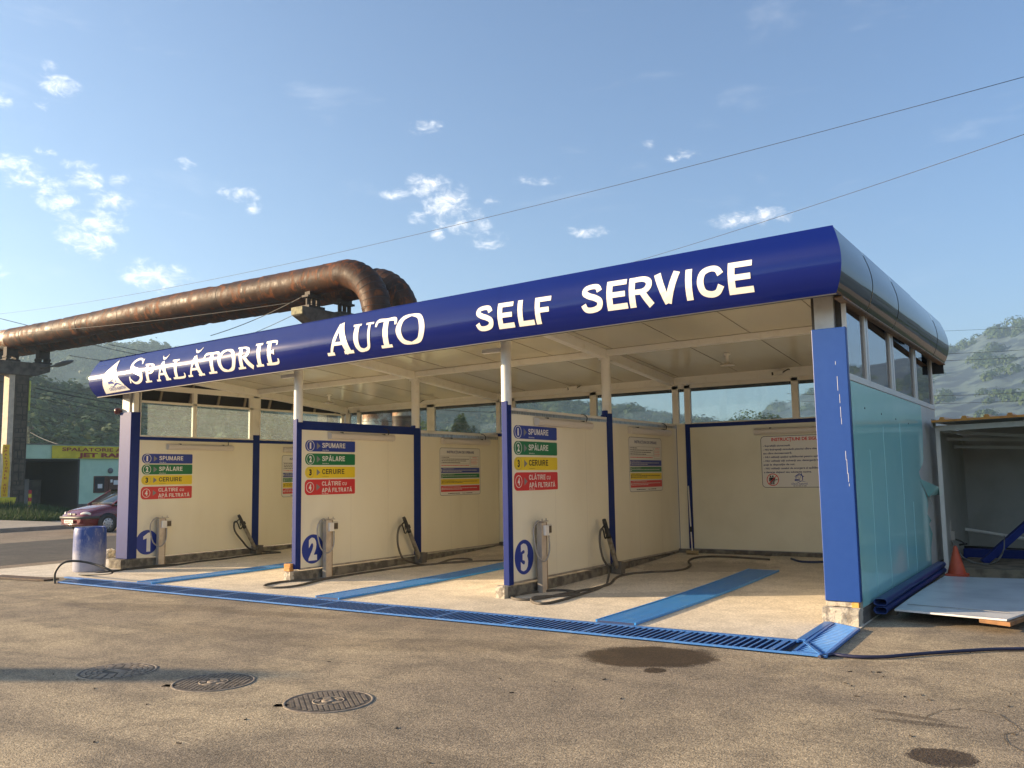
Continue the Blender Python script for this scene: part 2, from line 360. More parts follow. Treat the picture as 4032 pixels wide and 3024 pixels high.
ST = [(-1.30, -2.55, .66, .50, .45, .95, .5), (-1.02, -3.05, .10, .115, .2, .95, .35), (1.34, -4.30, .21, .19, .5, .95, .5),
      (1.00, -3.46, .26, .05, -.12, .55, .9), (1.12, -3.62, .30, .05, .1, .5, 1.0), (.35, -2.0, .5, .12, .5, .18, .8), (-3.6, -3.2, 1.6, .35, .4, .22, 1.0),
      (-8.4, -2.9, 1.5, .3, .3, .30, 1.0), (-6.4, -2.5, 1.2, .2, .2, .25, 1.1), (-1.6, -6.4, 1.4, .5, .5, .18, 1.0), (-5.8, -3.6, 1.3, .3, .2, .2, 1.0)]
K['asph'] = asphalt('dusty_worn_asphalt', (.285, .232, .165), (.142, .120, .090), (.44, .355, .232), ST)
K['street'] = asphalt('dark_street_asphalt', (.085, .077, .066), (.06, .055, .05), (.12, .105, .085))
K['dust'] = asphalt('dusty_road_shoulder', (.24, .19, .135), (.16, .125, .09), (.31, .25, .18))
K['slab'] = asphalt('pale_wash_bay_concrete', (.62, .555, .445), (.38, .34, .27), (.70, .63, .515),
    [(-2.9, 1.2, 1.6, .25, .6, .25, 1.2), (-3.4, 4.2, 1.2, .7, .4, .35, 1.3), (-7.2, 4.4, 1.2, .6, .4, .3, 1.3), (-11.5, 4.2, 1.3, .6, .4, .3, 1.3), (-7.6, .3, 1.1, .2, .4, .2, 1.2), (-11.4, -.4, 1.4, .2, .2, .2, 1.2)], slabm=True)
K['drive'] = asphalt('grey_driveway_concrete', (.30, .27, .22), (.22, .195, .16), (.36, .32, .26), slabm=True)

g = MB(); xs = [-1500, -300, -60, -30, -15, -8, -4, 0, 4, 10, 40, 300, 1500]; ys = [-1500, -300, -60, -20, -12, -6, -2, 4, 10, 25, 60, 300, 1500]
g.grid([[(x, y, 0) for x in xs] for y in ys], False)
tag(g.build('ground', K['asph']), kind='structure')
# front trench line, end to end
FA, FB = at_z(225, 2297), at_z(3249, 2594); BA, BB = at_z(268, 2277), at_z(3140, 2530.6)
yf = lambda x: FA.y+(FB.y-FA.y)*(x-FA.x)/(FB.x-FA.x)
yb = lambda x: BA.y+(BB.y-BA.y)*(x-BA.x)/(BB.x-BA.x)
# pale slab of the bays, rising gently to the back wall
g = MB(); rows = []
for j in range(17):
    r = []
    for i in range(25):
        x = -15.75+i*(15.78/24); y0 = yb(x)+.0 if x > -13.2 else yb(-13.2)-.32
        y = y0+(6.25-y0)*j/16; r.append((x, y, .006+.0042*max(y, 0)**2*min(1, max(0, (x+14.2)/.5))))
    rows.append(r)
g.grid(rows); tag(g.build('wash_bay_floor', K['slab']), kind='structure')

# street along the left of the yard
def sheet(name, m, pts, z):
    q = MB(); q.add([(x, y, z) for x, y in pts], [list(range(len(pts)))]); return tag(q.build(name, m), kind='structure')
sheet('street', K['street'], [(-23.4, -40), (-16.4, -40), (-16.4, 80), (-23.4, 80)], .004)
sheet('street_edge', K['dust'], [(-16.4, -40), (-15.75, -40), (-15.75, 80), (-16.4, 80)], .004)
sheet('road_shoulder', K['dust'], [(-29.2, -40), (-23.4, -40), (-23.4, 80), (-29.2, 80)], .004)
K['lawn'] = mat('added_dark_lawn_grass', (.035, .06, .018), .9, c2=(.06, .085, .025), sc=3, det=8)
sheet('added_lawn', K['lawn'], [(4.2, -4), (60, -4), (60, 60), (4.2, 60)], .006)  # unseen lawn added to darken the reflection in the side fascia
sheet('driveway', K['drive'], [(-48, 9.5), (-29.2, 9.5), (-29.2, 40), (-48, 40)], .008)
pv = MB(); pv.box(-47.5, -29.5, -30, 9.2, -.05, .12); pv.box(-29.5, -29.2, -30, 8.6, -.05, .14)
tag(pv.build('pavement', K['drive'], bevel=.02), kind='structure')
sheet('pavement_joint', K['dust'], [(-15.72, yf(-12.6)-.45), (-12.9, yf(-12.6)-.02), (-12.9, yf(-12.6)+.04), (-15.72, yf(-12.6)-.40)], .010)
# cracks in the yard
def crackline(pts, w):
    q = MB(); P = [Vector(p) for p in pts]
    for i in range(len(P)-1):
        d = (P[i+1]-P[i]); n = Vector((-d.y, d.x, 0)).normalized()
        for k in range(3):
            a = P[i]+d*(k/3)+n*rng.uniform(-.008, .008); b = P[i]+d*((k+1)/3)+n*rng.uniform(-.004, .004); ww = w*rng.uniform(.5, 1.2)
            q.add([a-n*ww, b-n*ww, b+n*ww, a+n*ww], [(0, 1, 2, 3)])
    for i, p in enumerate(q.v): q.v[i] = (p[0], p[1], .0035)
    return q
zk = zone(3200, 2600, 2.6587)
ck = crackline([at_z(*zk(*p)) for p in ((1190,590),(1330,530),(1550,510),(1750,525),(1950,570),(2080,650),(2190,740),(2000,780),(2050,880),(2212,960))], .004)
tag(ck.build('pavement_crack', mat('crack_dirt', (.09, .075, .058), .95)), kind='structure')

# ------------------------------------------------------------------ gratings
def grate_front():
    q = MB(); n = int((FB.x-FA.x)/.0705)
    def rail(a, b, w, z1): 
        d = Vector((b[0]-a[0], b[1]-a[1], 0)); nn = Vector((-d.y, d.x, 0)).normalized()*w
        q.prism([(a[0], a[1], .012), (b[0], b[1], .012), (b[0]+nn.x, b[1]+nn.y, .012), (a[0]+nn.x, a[1]+nn.y, .012)], (0, 0, z1-.012))
    xe = -.30
    rail((FA.x, FA.y+.004), (xe+.3, yf(xe+.3)+.004), .016, .030); rail((BA.x, BA.y-.075), (xe, yb(xe)-.075), .075, .032)
    for i in range(n):
        x = FA.x+.03+i*.0705
        if x > xe-.02: break
        wd = .011 if i % 14 else .026
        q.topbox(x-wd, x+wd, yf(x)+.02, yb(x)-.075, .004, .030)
    p = MB(); p.add([(FA.x, FA.y, .003), (xe+.3, yf(xe+.3), .003), (xe+.3, yb(xe), .003), (xe, yb(xe), .003), (BA.x, BA.y, .003)], [(0, 1, 2, 3, 4)])
    r = thing('drain_grating', ((FA.x+xe)/2, -1.6, 0), 'long blue slotted drain grating running along the front of all three bays', 'drain grating', 'blue drain gratings')
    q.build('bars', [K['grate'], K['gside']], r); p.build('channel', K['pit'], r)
grate_front()
def grate_bay(A, B, Cc, D, label, pitch=.080):
    """A near left, B near right, C far right, D far left; bars run across"""
    q = MB(); p = MB(); L = ((D-A).length+(Cc-B).length)/2; n = int(L/pitch)
    zz = lambda v, up: (v.x, v.y, fz(v.x, v.y)+.006+up)
    for a, b, w in ((A, D, .022), (B, Cc, -.022)):
        for k in range(8):
            s0, s1 = a.lerp(b, k/8), a.lerp(b, (k+1)/8); nn = Vector((w, 0, 0))
            q.prism([zz(s0, .004), zz(s1, .004), zz(s1+nn, .004), zz(s0+nn, .004)], (0, 0, .026))
    for i in range(n):
        t0, t1 = i/n, (i+.62)/n; e = Vector((.022, 0, 0))
        a, b, c, d = A.lerp(D, t0)+e, B.lerp(Cc, t0)-e, B.lerp(Cc, t1)-e, A.lerp(D, t1)+e
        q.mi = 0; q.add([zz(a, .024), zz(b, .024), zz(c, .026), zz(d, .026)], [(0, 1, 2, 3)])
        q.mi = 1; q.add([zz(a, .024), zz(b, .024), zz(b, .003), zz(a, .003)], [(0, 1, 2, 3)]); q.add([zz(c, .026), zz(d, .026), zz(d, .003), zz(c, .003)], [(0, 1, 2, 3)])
    q.mi = 0
    for k in range(8):
        p.add([zz(A.lerp(D, k/8), .003), zz(B.lerp(Cc, k/8), .003), zz(B.lerp(Cc, (k+1)/8), .003), zz(A.lerp(D, (k+1)/8), .003)], [(0, 1, 2, 3)])
    c = (A+B+Cc+D)/4
    r = thing('drain_grating', (c.x, c.y, 0), label, 'drain grating', 'blue drain gratings')
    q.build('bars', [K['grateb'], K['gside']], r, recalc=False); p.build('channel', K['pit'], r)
grate_bay(Vector((-2.60, -1.17, 0)), Vector((-2.10, -1.17, 0)), Vector((-2.10, 4.05, 0)), Vector((-2.60, 4.05, 0)), 'blue floor grating down the middle of the rightmost bay, nearest the wide blue column')
grate_bay(Vector((-6.99, -1.24, 0)), Vector((-6.53, -1.24, 0)), Vector((-6.53, 4.05, 0)), Vector((-6.99, 4.05, 0)), 'blue floor grating down the middle bay between the walls numbered 2 and 3')
grate_bay(Vector((-11.0, -1.36, 0)), Vector((-10.6, -1.36, 0)), Vector((-10.6, 4.05, 0)), Vector((-11.0, 4.05, 0)), 'pale glinting blue floor grating in the leftmost bay beside the wall numbered 1')
# corner grating before the right column
z9 = zone(3032, 2350, 4.424)
cA, cB, cC, cD = at_z(*z9(380, 1010)), at_z(*z9(985, 1085)), at_z(*z9(1570, 600)), at_z(*z9(1085, 490))
def grate_corner():
    q = MB(); p = MB(); up = lambda v, z: (v.x, v.y, z)
    for a, b in ((cA, cB), (cB, cC), (cC, cD), (cD, cA)):
        d = (b-a).normalized(); nn = Vector((-d.y, d.x, 0))*.03
        q.prism([up(a, .010), up(b, .010), up(b+nn, .010), up(a+nn, .010)], (0, 0, .024))
    e0, e1 = at_z(*z9(480, 800)), at_z(*z9(970, 480)); d = (e1-e0).normalized(); nn = Vector((-d.y, d.x, 0))*-.075
    q.prism([up(e0, .010), up(e1, .010), up(e1-nn*-1, .010), up(e0-nn*-1, .010)], (0, 0, .028))
    n = 22
    for i in range(1, n):
        t = i/n; a, b = cA.lerp(cD, t), cB.lerp(cC, t); q.bar(up(a, .020), up(b, .020), .016, .020)
    q.bar(up(cA.lerp(cD, .28), .036), up(cB.lerp(cA, .15), .036), .028, .008)
    p.add([up(v, .007) for v in (cA, cB, cC, cD)], [(0, 1, 2, 3)])
    c = (cA+cC)/2; r = thing('drain_grating', (c.x, c.y, 0), 'short blue corner grating in front of the chipped footing of the right column', 'drain grating', 'blue drain gratings')
    q.build('bars', K['grate'], r); p.build('channel', K['pit'], r)
grate_corner()
zc = zone(0, 2000, 3.16)
rg = MB(); a0, a1 = at_z(*zc(-60, 862)), at_z(*zc(640, 905)); d = (a1-a0)
for i in range(60):
    t = i/60; a = a0+d*t; rg.box(a.x-.012, a.x+.012, a.y-.10, a.y+.10, .008, .028)
rg.prism([(a0.x, a0.y+.10, .010), (a1.x, a1.y+.10, .010), (a1.x, a1.y+.13, .010), (a0.x, a0.y+.13, .010)], (0, 0, .022))
rg.prism([(a0.x, a0.y-.13, .010), (a1.x, a1.y-.13, .010), (a1.x, a1.y-.10, .010), (a0.x, a0.y-.10, .010)], (0, 0, .022))
tag(rg.build('drain_grating', K['rustgr']), 'rusty brown grating strip left of the blue drum at the yard edge', 'drain grating')

# manhole covers
K['iron'] = mat('weathered_cast_iron', (.27, .22, .165), .62, .1, c2=(.17, .14, .105), sc=14, bump=.2, bsc=80)
K['irondk'] = mat('manhole_recess', (.085, .07, .055), .8)
K['ironrim'] = mat('dusty_iron_rim', (.27, .225, .17), .75, c2=(.16, .13, .10), sc=20)
def manhole(c, rx, label, kind, ang):
    r = thing('manhole_cover', (c.x, c.y, 0), label, 'manhole cover', 'cast iron manhole covers')
    rim = MB(); rim.lathe([(rx, .001), (rx*.99, .005), (rx*.965, .006), (rx*.94, .006), (rx*.93, .003)], (c.x, c.y, 0), n=48)
    if kind == 2:
        for s in (-1, 1): rim.obox((c.x-rx*1.02*math.cos(.9)+s*.0, c.y-rx*1.02*math.sin(.9), .001), (.045, .02, 0), (-.012, .03, 0), (0, 0, .003))
    rim.build('rim', K['ironrim'], r)
    pl = MB(); pl.smooth = False; pl.lathe([(rx*.93, .003), (.0001, .003)], (c.x, c.y, 0), n=40); pl.build('plate', K['irondk'], r)
    st = MB(); s = .038
    if kind == 1:
        for k in range(4):
            rr = rx*(.82-.135*k); n = int(2*math.pi*rr/.075)
            for i in range(n):
                a = 2*math.pi*(i+.5*(k % 2))/n; u = Vector((math.cos(a), math.sin(a), 0)); w = Vector((-u.y, u.x, 0))
                st.obox(c+u*rr+Vector((0, 0, .0045)), u*rx*.052, w*.030, (0, 0, .0025))
        st.box(c.x-.10, c.x+.10, c.y-.035, c.y+.035, .003, .007)
    else:
        ca, sa = math.cos(ang), math.sin(ang); n = int(rx/s)
        for i in range(-n, n+1):
            for j in range(-n, n+1):
                d = math.hypot(i*s, j*s)
                if rx*.40 < d < rx*.84: st.obox((c.x+(i*ca-j*sa)*s, c.y+(i*sa+j*ca)*s, .0045), (ca*.0125, sa*.0125, 0), (-sa*.0125, ca*.0125, 0), (0, 0, .0028))
        for q0, q1 in ((.36, .32), (.16, .0001)): st.lathe([(rx*q0, .003), (rx*q0, .008), (rx*q1, .008), (rx*q1, .003)], (c.x, c.y, 0), n=28)
        for i in range(10):
            if i % 2: continue
            a = 2*math.pi*i/10; u = Vector((math.cos(a), math.sin(a), 0)); w = Vector((-u.y, u.x, 0)); st.obox(c+u*rx*.245+Vector((0, 0, .005)), u*rx*.055, w*rx*.085, (0, 0, .003))
    st.build('studs', K['iron'], r)
zm2 = zone(200, 2500, 1.58)
def mh(pl, pr, label, kind, ang):
    a, b = at_z(*zm2(*pl)), at_z(*zm2(*pr)); w = (b-a).length; c = (a+b)/2; manhole(Vector((c.x, c.y, 0)), w/2, label, kind, ang)
mh((152, 258), (665, 195), 'manhole cover with brick-pattern rings lying in the dark shadow stripe, leftmost of three', 1, 0)
mh((742, 325), (1275, 265), 'manhole cover with raised studs between the other two covers, just below the shadow stripe', 2, .5)
mh((1437, 437), (2012, 390), 'manhole cover with raised studs nearest the camera, rightmost of three', 2, .9)

# ------------------------------------------------------------------ the car wash building
X3, X2, X1 = -4.549, -8.751, -13.428
wash = thing('car_wash', (-6.9, 3, 0), 'three-bay self service car wash with curved dark blue sign canopy', 'building')
cz = lambda x, y: 3.80+.009*x-.085*(y-3)          # ceiling height
# ceiling sheets and roof
q = MB(); nx, ny = 13, 8
q.grid([[(-13.85+i*(13.87/nx), -.42+j*(6.95/ny), cz(-13.85+i*(13.87/nx), -.42+j*(6.95/ny))) for i in range(nx+1)] for j in range(ny+1)], False)
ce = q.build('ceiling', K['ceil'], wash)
q = MB()
for i in range(1, 12):                              # sheet joints
    x = -13.85+i*1.18
    q.prism([(x-.004, -.4, cz(x, -.4)-.001), (x+.004, -.4, cz(x, -.4)-.001), (x+.004, 5.75, cz(x, 5.75)-.001), (x-.004, 5.75, cz(x, 5.75)-.001)], (0, 0, -.004))
q.build('sheet_joints', mat('joint_shadow_gap', (.16, .14, .11), .8), ce)
q = MB(); q.add([(-13.9, -.44, 4.02), (.02, -.44, 4.28), (.14, 6.6, 4.10), (-13.9, 6.6, 3.9)], [(0, 1, 2, 3)]); q.build('roof', K['inner'], wash)
# beams
for x in (X1+.04, X2-.05, X3-.05):
    q = MB(); q.bar((x, -.3, cz(x, -.3)-.075), (x, 5.9, cz(x, 5.9)-.075), .13, .15); q.build('roof_beam', K['white'], wash, bevel=.006)
for xa, xb in ((X1+.11, X2-.12), (X2+.02, X3-.12), (X3+.02, -.06)):
    q = MB(); q.bar((xa, 3.05, cz(xa, 3.05)-.05), (xb, 3.05, cz(xb, 3.05)-.05), .12, .10); q.build('cross_beam', K['white'], wash, bevel=.005)
for x in (X2-.45, X3-.45): q = MB(); q.bar((x, .07, cz(x, .07)-.57), (x+.32, .07, cz(x, .07)-.57), .07, .06); q.build('beam_stub', K['white'], wash, bevel=.005)
# fascia -------------------------------------------------------------
LB, LT = Vector((-13.87, -.45, 3.311)), Vector((-13.87, -.42, 4.026)); RB, RT = Vector((.029, -.45, 3.546)), Vector((.02, -.44, 4.295))
def bulge(t): return .142*math.sin(math.pi*min(1, max(0, t))**.88)
def fas(x, t, lift=0.0):
    """front fascia surface: x along the front, t from bottom edge 0 to top edge 1"""
    u = (x-LB.x)/(RB.x-LB.x); b = LB.lerp(RB, u); tp = LT.lerp(RT, u); p = b.lerp(tp, t)
    return Vector((x, p.y-bulge(t)-lift, p.z))
NT_ = 14
def fas_row(x, miter=0): 
    return [fas(x, k/NT_)+Vector((miter*bulge(k/NT_)*.72, 0, 0)) for k in range(NT_+1)]
seams = [-13.87, -12.75, -11.5, -10.28, -9.05, -7.83, -6.40, -5.72, -4.30, -2.85, -1.31, .029]
q = MB()
for i in range(len(seams)-1):
    a, b = seams[i], seams[i+1]; rows = []; dz = rng.uniform(-.001, .001)
    for k in range(7):
        x = a+.0015+(b-a-.003)*k/6; mi = (-1 if (i == 0 and k == 0) else 1 if (i == len(seams)-2 and k == 6) else 0)
        rows.append([p+Vector((0, dz+.0018*math.sin(k*1.1+i*2+j*.8)*math.sin(math.pi*k/6), 0)) for j, p in enumerate(fas_row(x, mi))])
    q.grid(rows)
q.grid([[p+Vector((0, .012, 0)) for p in fas_row(x)] for x in (-13.86, .02)])
fo = q.build('front_fascia', K['vinyl'], wash)
edge = MB(); edge.bar(LB+Vector((0, .02, -.006)), RB+Vector((0, .02, -.006)), .045, .014); edge.build('lower_edge_trim', K['inner'], fo)
# side fascias: right one is glossy black, left one seen from inside the bays
def side_fascia(name, A, At, B, Bt, out, m, splits, parent):
    q = MB(); Lr = len(splits)-1
    for i in range(Lr):
        rows = []
        for k in range(5):
            s = splits[i]+(splits[i+1]-splits[i])*k/4; b = A.lerp(B, s); tp = At.lerp(Bt, s); row = []
            for j in range(NT_+1):
                t = j/NT_; bl = bulge(t)*.72; p = b.lerp(tp, t)+Vector((out*(bl+.004*((i*7) % 3-1)), 0, 0))
                if i == 0 and k == 0: p.y -= bulge(t)
                row.append(p)
            rows.append(row)
        q.grid(rows)
    return q.build(name, m, parent)
A, At, B_, Bt = RB.copy(), RT.copy(), Vector((.15, 6.6, 3.47)), Vector((.14, 6.5, 4.185))
sf = side_fascia('side_fascia', A, At, B_, Bt, 1, K['darkvinyl'], [0, .19, .40, .62, .84, 1], wash)
e = MB(); e.bar(A+Vector((-.03, .2, -.008)), B_+Vector((-.03, 0, -.008)), .10, .016); e.bar(A+Vector((.0, .2, -.018)), B_+Vector((.0, 0, -.018)), .02, .012)
e.build('soffit_strip', mat('wooden_soffit_strip', (.34, .22, .12), .6, c2=(.15, .09, .05), sc=6, st=(1, 6, 1)), sf)
lf = side_fascia('side_fascia', LB.copy(), LT.copy(), Vector((-13.9, 6.6, 3.28)), Vector((-13.9, 6.5, 3.95)), -1, K['inner'], [0, .25, .5, .75, 1], wash)
K['strut'] = mat('grey_timber_strut', (.20, .17, .13), .7)
for i in range(9):
    y = .2+i*.72; q = MB(); q.bar((-13.88, y, 3.31), (-13.80, y+.10, 3.98), .05, .03); q.build('strut', K['strut'], lf)
q = MB(); q.grid([[Vector((x, 6.58, 3.3+.8*k/4)) for k in range(5)] for x in (-13.9, .14)]); q.build('rear_fascia', K['inner'], wash)

# posts and partitions ----------------------------------------------
def chip(o, amt, cuts=3):
    bm = bmesh.new(); bm.from_mesh(o.data); bmesh.ops.subdivide_edges(bm, edges=bm.edges[:], cuts=cuts, use_grid_fill=True)
    for v in bm.verts:
        n = mnoise.noise_vector(v.co*9)*amt+mnoise.noise_vector(v.co*31)*amt*.5; v.co += n
    bm.to_mesh(o.data); bm.free(); return o
K['joint'] = mat('panel_joint_grey', (.50, .46, .38), .5)
def partition(Xr, w, zf, zfb, zm, rail, name_parent):
    """panel face at Xr-.011, posts proud of it; Xr is the bay-side face of the posts"""
    xl = Xr-w; p = MB()
    ya, yb_ = .11, 5.92; p.box(Xr-.055, Xr-.010, ya, 2.99, .2, rail[0]); p.box(Xr-.055, Xr-.010, 3.2, yb_, .2, rail[0])
    pan = p.build('partition_wall', K['panel'], wash)
    for y in (1.28, 2.25, 4.15, 5.1): j = MB(); j.box(Xr-.0105, Xr-.0095, y-.0015, y+.0015, .21, rail[0]-.02); j.build('panel_joint', K['joint'], pan)
    q = MB(); q.box(xl, Xr, 0, .113, zfb, zf); q.build('front_post', K['navy'], pan, bevel=.008)
    q = MB(); q.box(xl, Xr, 2.992, 3.198, .18, zm); q.build('middle_post', K['navy'], pan, bevel=.008)
    q = MB(); q.box(xl, Xr, 5.92, 6.05, .18, zm+.01); q.build('rear_post', K['navy'], pan, bevel=.006)
    q = MB(); q.lathe([(.074, zf-.05), (.074, cz(Xr, .06)-.02)], (Xr-.055, .075, 0), n=20)
    q.build('upper_post', K['white'], pan)
    q = MB(); q.lathe([(.08, zm-.05), (.08, cz(Xr, 3.1)-.05)], (Xr-.05, 3.095, 0), n=20); q.lathe([(.12, cz(Xr, 3.1)-.17), (.12, cz(Xr, 3.1)-.145)], (Xr-.05, 3.095, 0), n=16)
    q.build('upper_post', K['white'], pan)
    q = MB(); q.box(Xr-.085, Xr-.014, 2.93, 2.985, rail[0], rail[0]+.12); q.build('bracket', K['navy'], pan, bevel=.004)
    q = MB(); q.box(Xr-.13, Xr-.004, -.02, 6.0, -.05, .152); pl = q.build('plinth', K['conc'], pan); chip(pl, .008, 8)
    q = MB(); q.box(Xr-.06, Xr-.006, .11, 5.95, .175, .205); q.build('base_profile', K['alu'], pan)
    q = MB()
    if rail[1] == 'wide':
        q.box(Xr-.09, Xr-.003, .118, 2.99, 2.482, 2.63); q.build('top_rail', K['navy'], pan, bevel=.006); q = MB()
        q.box(Xr-.075, Xr-.004, 3.2, 5.92, 2.46, 2.52); q.build('zinc_profile', mat('zinc_profile', (.55, .56, .55), .3, .85, c2=(.3, .3, .3), sc=22, st=(1, 3, .3)), pan)
        q = MB(); q.box(Xr-.08, Xr-.002, 3.2, 5.92, 2.522, 2.58); q.build('top_rail', K['frame'], pan, bevel=.004)
    else:
        q.box(Xr-.08, Xr-.002, .118, 2.99, 2.572, 2.612); q.box(Xr-.08, Xr-.002, 3.2, 5.92, 2.57, 2.615); q.build('top_rail', K['frame'], pan, bevel=.004); q = MB()
        q.box(Xr-.075, Xr-.004, .118, 2.99, 2.525, 2.57); q.box(Xr-.075, Xr-.004, 3.2, 5.92, 2.525, 2.568); q.build('zinc_profile', mat('zinc_profile', (.55, .56, .55), .3, .85, c2=(.3, .3, .3), sc=22, st=(1, 3, .3)), pan)
    return pan
p3 = partition(X3, .0961, 2.695, .168, 2.727, (2.53, 'thin'), wash)
p2 = partition(X2, .0961, 2.652, .192, 2.665, (2.48, 'wide'), wash)
def footing(x0, x1, y0, y1, z1, m, parent, amt=.012):
    q = MB(); q.box(x0, x1, y0, y1, -.05, z1); return chip(q.build('footing', m, parent), amt, 5)
footing(X3-.17, X3-.02, -.10, .09, .165, K['concl'], p3); footing(X2-.16, X2-.02, -.10, .09, .165, K['concl'], p2)
q = MB(); q.box(X2-.19, X2-.06, -.075, .02, .165, .235); q.obox((X2-.125, -.03, .262), (.068, .008, 0), (-.008, .045, 0), (0, 0, .026))
tag(q.build('wood_block', K['wood'], bevel=.004), 'two stacked orange wood offcuts on the footing under the post numbered 2', 'wood block')

# left end: wide column, wall and windows above
lw = MB(); lw.box(-13.50, X1-.011, .2, 2.99, .18, 2.48); lw.box(-13.50, X1-.011, 3.17, 5.95, .18, 2.48); lw = lw.build('end_wall', K['panel'], wash)
q = MB(); q.box(-13.807, X1, 0, .203, .179, 3.025); q.build('front_column', K['navy'], lw, bevel=.008)
q = MB(); q.box(-13.80, -13.56, .04, .2, 3.02, 3.42); q.box(-13.50, -13.44, .06, .17, 3.02, 3.42); q.box(-13.40, -13.22, .10, .2, 3.02, 3.42) if False else None; q.build('upper_post', K['white'], lw, bevel=.006)
q = MB(); q.box(-13.555, -13.505, .09, .2, 3.02, 3.4); q.build('upper_post_recess', K['inner'], lw)
q = MB(); q.box(-13.52, X1, 2.995, 3.175, .18, 2.66); q.build('middle_post', K['navy'], lw, bevel=.008)
q = MB(); q.box(-13.51, X1-.02, 3.0, 3.17, 2.66, cz(X1, 3.1)-.12); q.build('upper_post', K['white'], lw, bevel=.006)
q = MB(); q.box(-13.53, X1-.002, .205, 2.99, 2.485, 2.545); q.box(-13.53, X1-.002, 3.18, 5.95, 2.485, 2.545); q.build('top_rail', K['navy'], lw, bevel=.006)
q = MB(); q.box(-13.62, X1-.002, -.03, 6.0, -.05, .165); chip(q.build('plinth', K['conc'], lw), .008, 8)
footing(-13.86, -13.45, -.11, .1, .172, K['conc'], lw)
fr = MB()
for a, b in ((.205, .225), (1.42, 1.515), (2.90, 2.995), (3.175, 3.20), (4.36, 4.45), (5.76, 5.86)): fr.box(-13.50, X1-.015, a, b, 2.55, 3.50)
fr.box(-13.50, X1-.015, .2, 5.86, 3.225, 3.27); fr.box(-13.50, X1-.01, .2, 5.86, 2.548, 2.575); fr.box(-13.50, X1-.02, .2, 5.86, 3.49, 3.60)
wf = fr.build('window', K['frame'], lw, bevel=.004)
q = MB()
for a, b in ((.225, 1.42), (1.515, 2.9), (3.2, 4.36), (4.45, 5.76)): q.box(-13.475, -13.469, a, b, 2.57, 3.23)
q.build('pane', K['glassl'], wf)

# back wall with ribbon windows
yB = 5.86
bw = MB()
for a, b in ((X1+.02, X2-.11), (X2+.0, X3-.12), (X3+.30, -.07)): bw.box(a, b, yB, yB+.05, .235, 2.53)
bw = bw.build('back_wall', K['backpanel'], wash)
q = MB(); q.box(X1+.02, -.06, yB-.01, yB+.1, -.05, .225); chip(q.build('plinth', K['conc'], bw), .012, 9)
q = MB(); q.box(X1+.02, X2-.1, yB-.012, yB+.05, 2.535, 2.60); q.box(X2, X3-.11, yB-.012, yB+.05, 2.535, 2.60); q.box(X3+.28, -.07, yB-.012, yB+.05, 2.53, 2.60)
q.box(X3+.205, X3+.29, yB-.014, yB+.05, .23, 2.60); q.build('blue_rail', K['navy'], bw, bevel=.005)
q = MB(); q.box(X3+.02, X3+.20, yB+.01, yB+.06, .2, 2.6); q.build('corner_filler', K['panel'], bw)
fr = MB(); mull = [(-13.42, -13.28), (-13.02, -12.92), (-10.78, -10.555), (-8.80, -8.70), (-8.42, -8.30), (-6.43, -6.275), (-4.60, -4.47), (-4.35, -4.225), (-2.285, -2.16), (-.22, -.06)]
for a, b in mull: fr.box(a, b, yB, yB+.07, 2.602, 3.36)
fr.box(-13.4, -.06, yB, yB+.075, 3.29, 3.37); fr.box(-13.4, -.06, yB-.002, yB+.06, 2.602, 2.622)
wf = fr.build('window', K['frame'], bw, bevel=.004)
q = MB()
for i in range(len(mull)-1): q.box(mull[i][1], mull[i+1][0], yB+.03, yB+.036, 2.622, 3.29)
q.build('pane', K['glass'], wf)
q = MB(); q.box(-13.4, -.06, yB-.02, yB+.08, 3.372, 3.62); q.build('lintel', K['white'], bw)
q = MB()
for a, b in zip([m[1] for m in mull[:-1]], [m[0] for m in mull[1:]]): q.box(a, b, yB-.004, yB-.001, 3.283, 3.292)
q.build('seal', K['inner'], wf)

# right end: bright column, wall with torn film, windows
rw = MB(); rw.box(-.06, -.004, .085, 6.27, .17, 2.655); rw = rw.build('side_wall', mat('pale_grey_outer_panel', (.62, .60, .56), .3, c2=(.56, .54, .50), sc=1.5), wash)
q = MB(); q.box(-.372, 0, 0, .082, .241, 3.25); q.build('front_column', K['blue'], rw, bevel=.007)
q = MB(); rr = random.Random(3)
for (x, z, l) in ((-.115, 2.62, .16), (-.10, 2.45, .10), (-.098, 2.30, .12), (-.095, 2.20, .07), (-.07, 1.82, .10), (-.062, 1.70, .16), (-.055, 1.58, .10), (-.05, 1.50, .03), (-.125, 2.85, .04)): q.box(x-.0016, x+.0016, -.0012, .0005, z-l/2, z+l/2)
q.build('paint_scratch', K['swhite'], rw)
q = MB(); q.box(-.352, -.135, .085, .30, .24, 3.72); q.build('upper_post', K['white'], rw, bevel=.006)
q = MB(); q.box(-.395, -.354, .14, .3, 2.9, 3.72); q.box(-.133, -.065, .16, .3, 2.66, 3.72); q.build('post_recess', mat('shaded_gap_dark', (.09, .075, .055), .5), rw)  # shade of the gaps beside the post, put in as dark boxes
q = MB(); q.box(-.36, -.03, -.02, .085, .19, .236); q.build('support_block', K['concl'], rw, bevel=.004)
q = MB(); q.box(-.085, -.012, -.045, .03, .178, .239); q.build('wooden_wedge', mat('yellow_wood', (.75, .42, .10), .6, c2=(.6, .3, .06), sc=12), rw, bevel=.004)
footing(-.375, .0, -.13, .1, .185, K['concl'], rw, .013)
q = MB(); q.box(-.12, .0, .08, 6.27, -.05, .168); chip(q.build('plinth', K['concd'], rw), .01, 9)
q = MB(); q.box(-.09, .004, .085, 6.28, 2.66, 2.735); q.build('window_sill', K['frame'], rw, bevel=.004)
fr = MB()
for a, b in ((.09, .10), (1.02, 1.21), (2.585, 2.83), (4.44, 4.66), (6.17, 6.28)): fr.box(-.055, -.002, a, b, 2.737, 3.66)
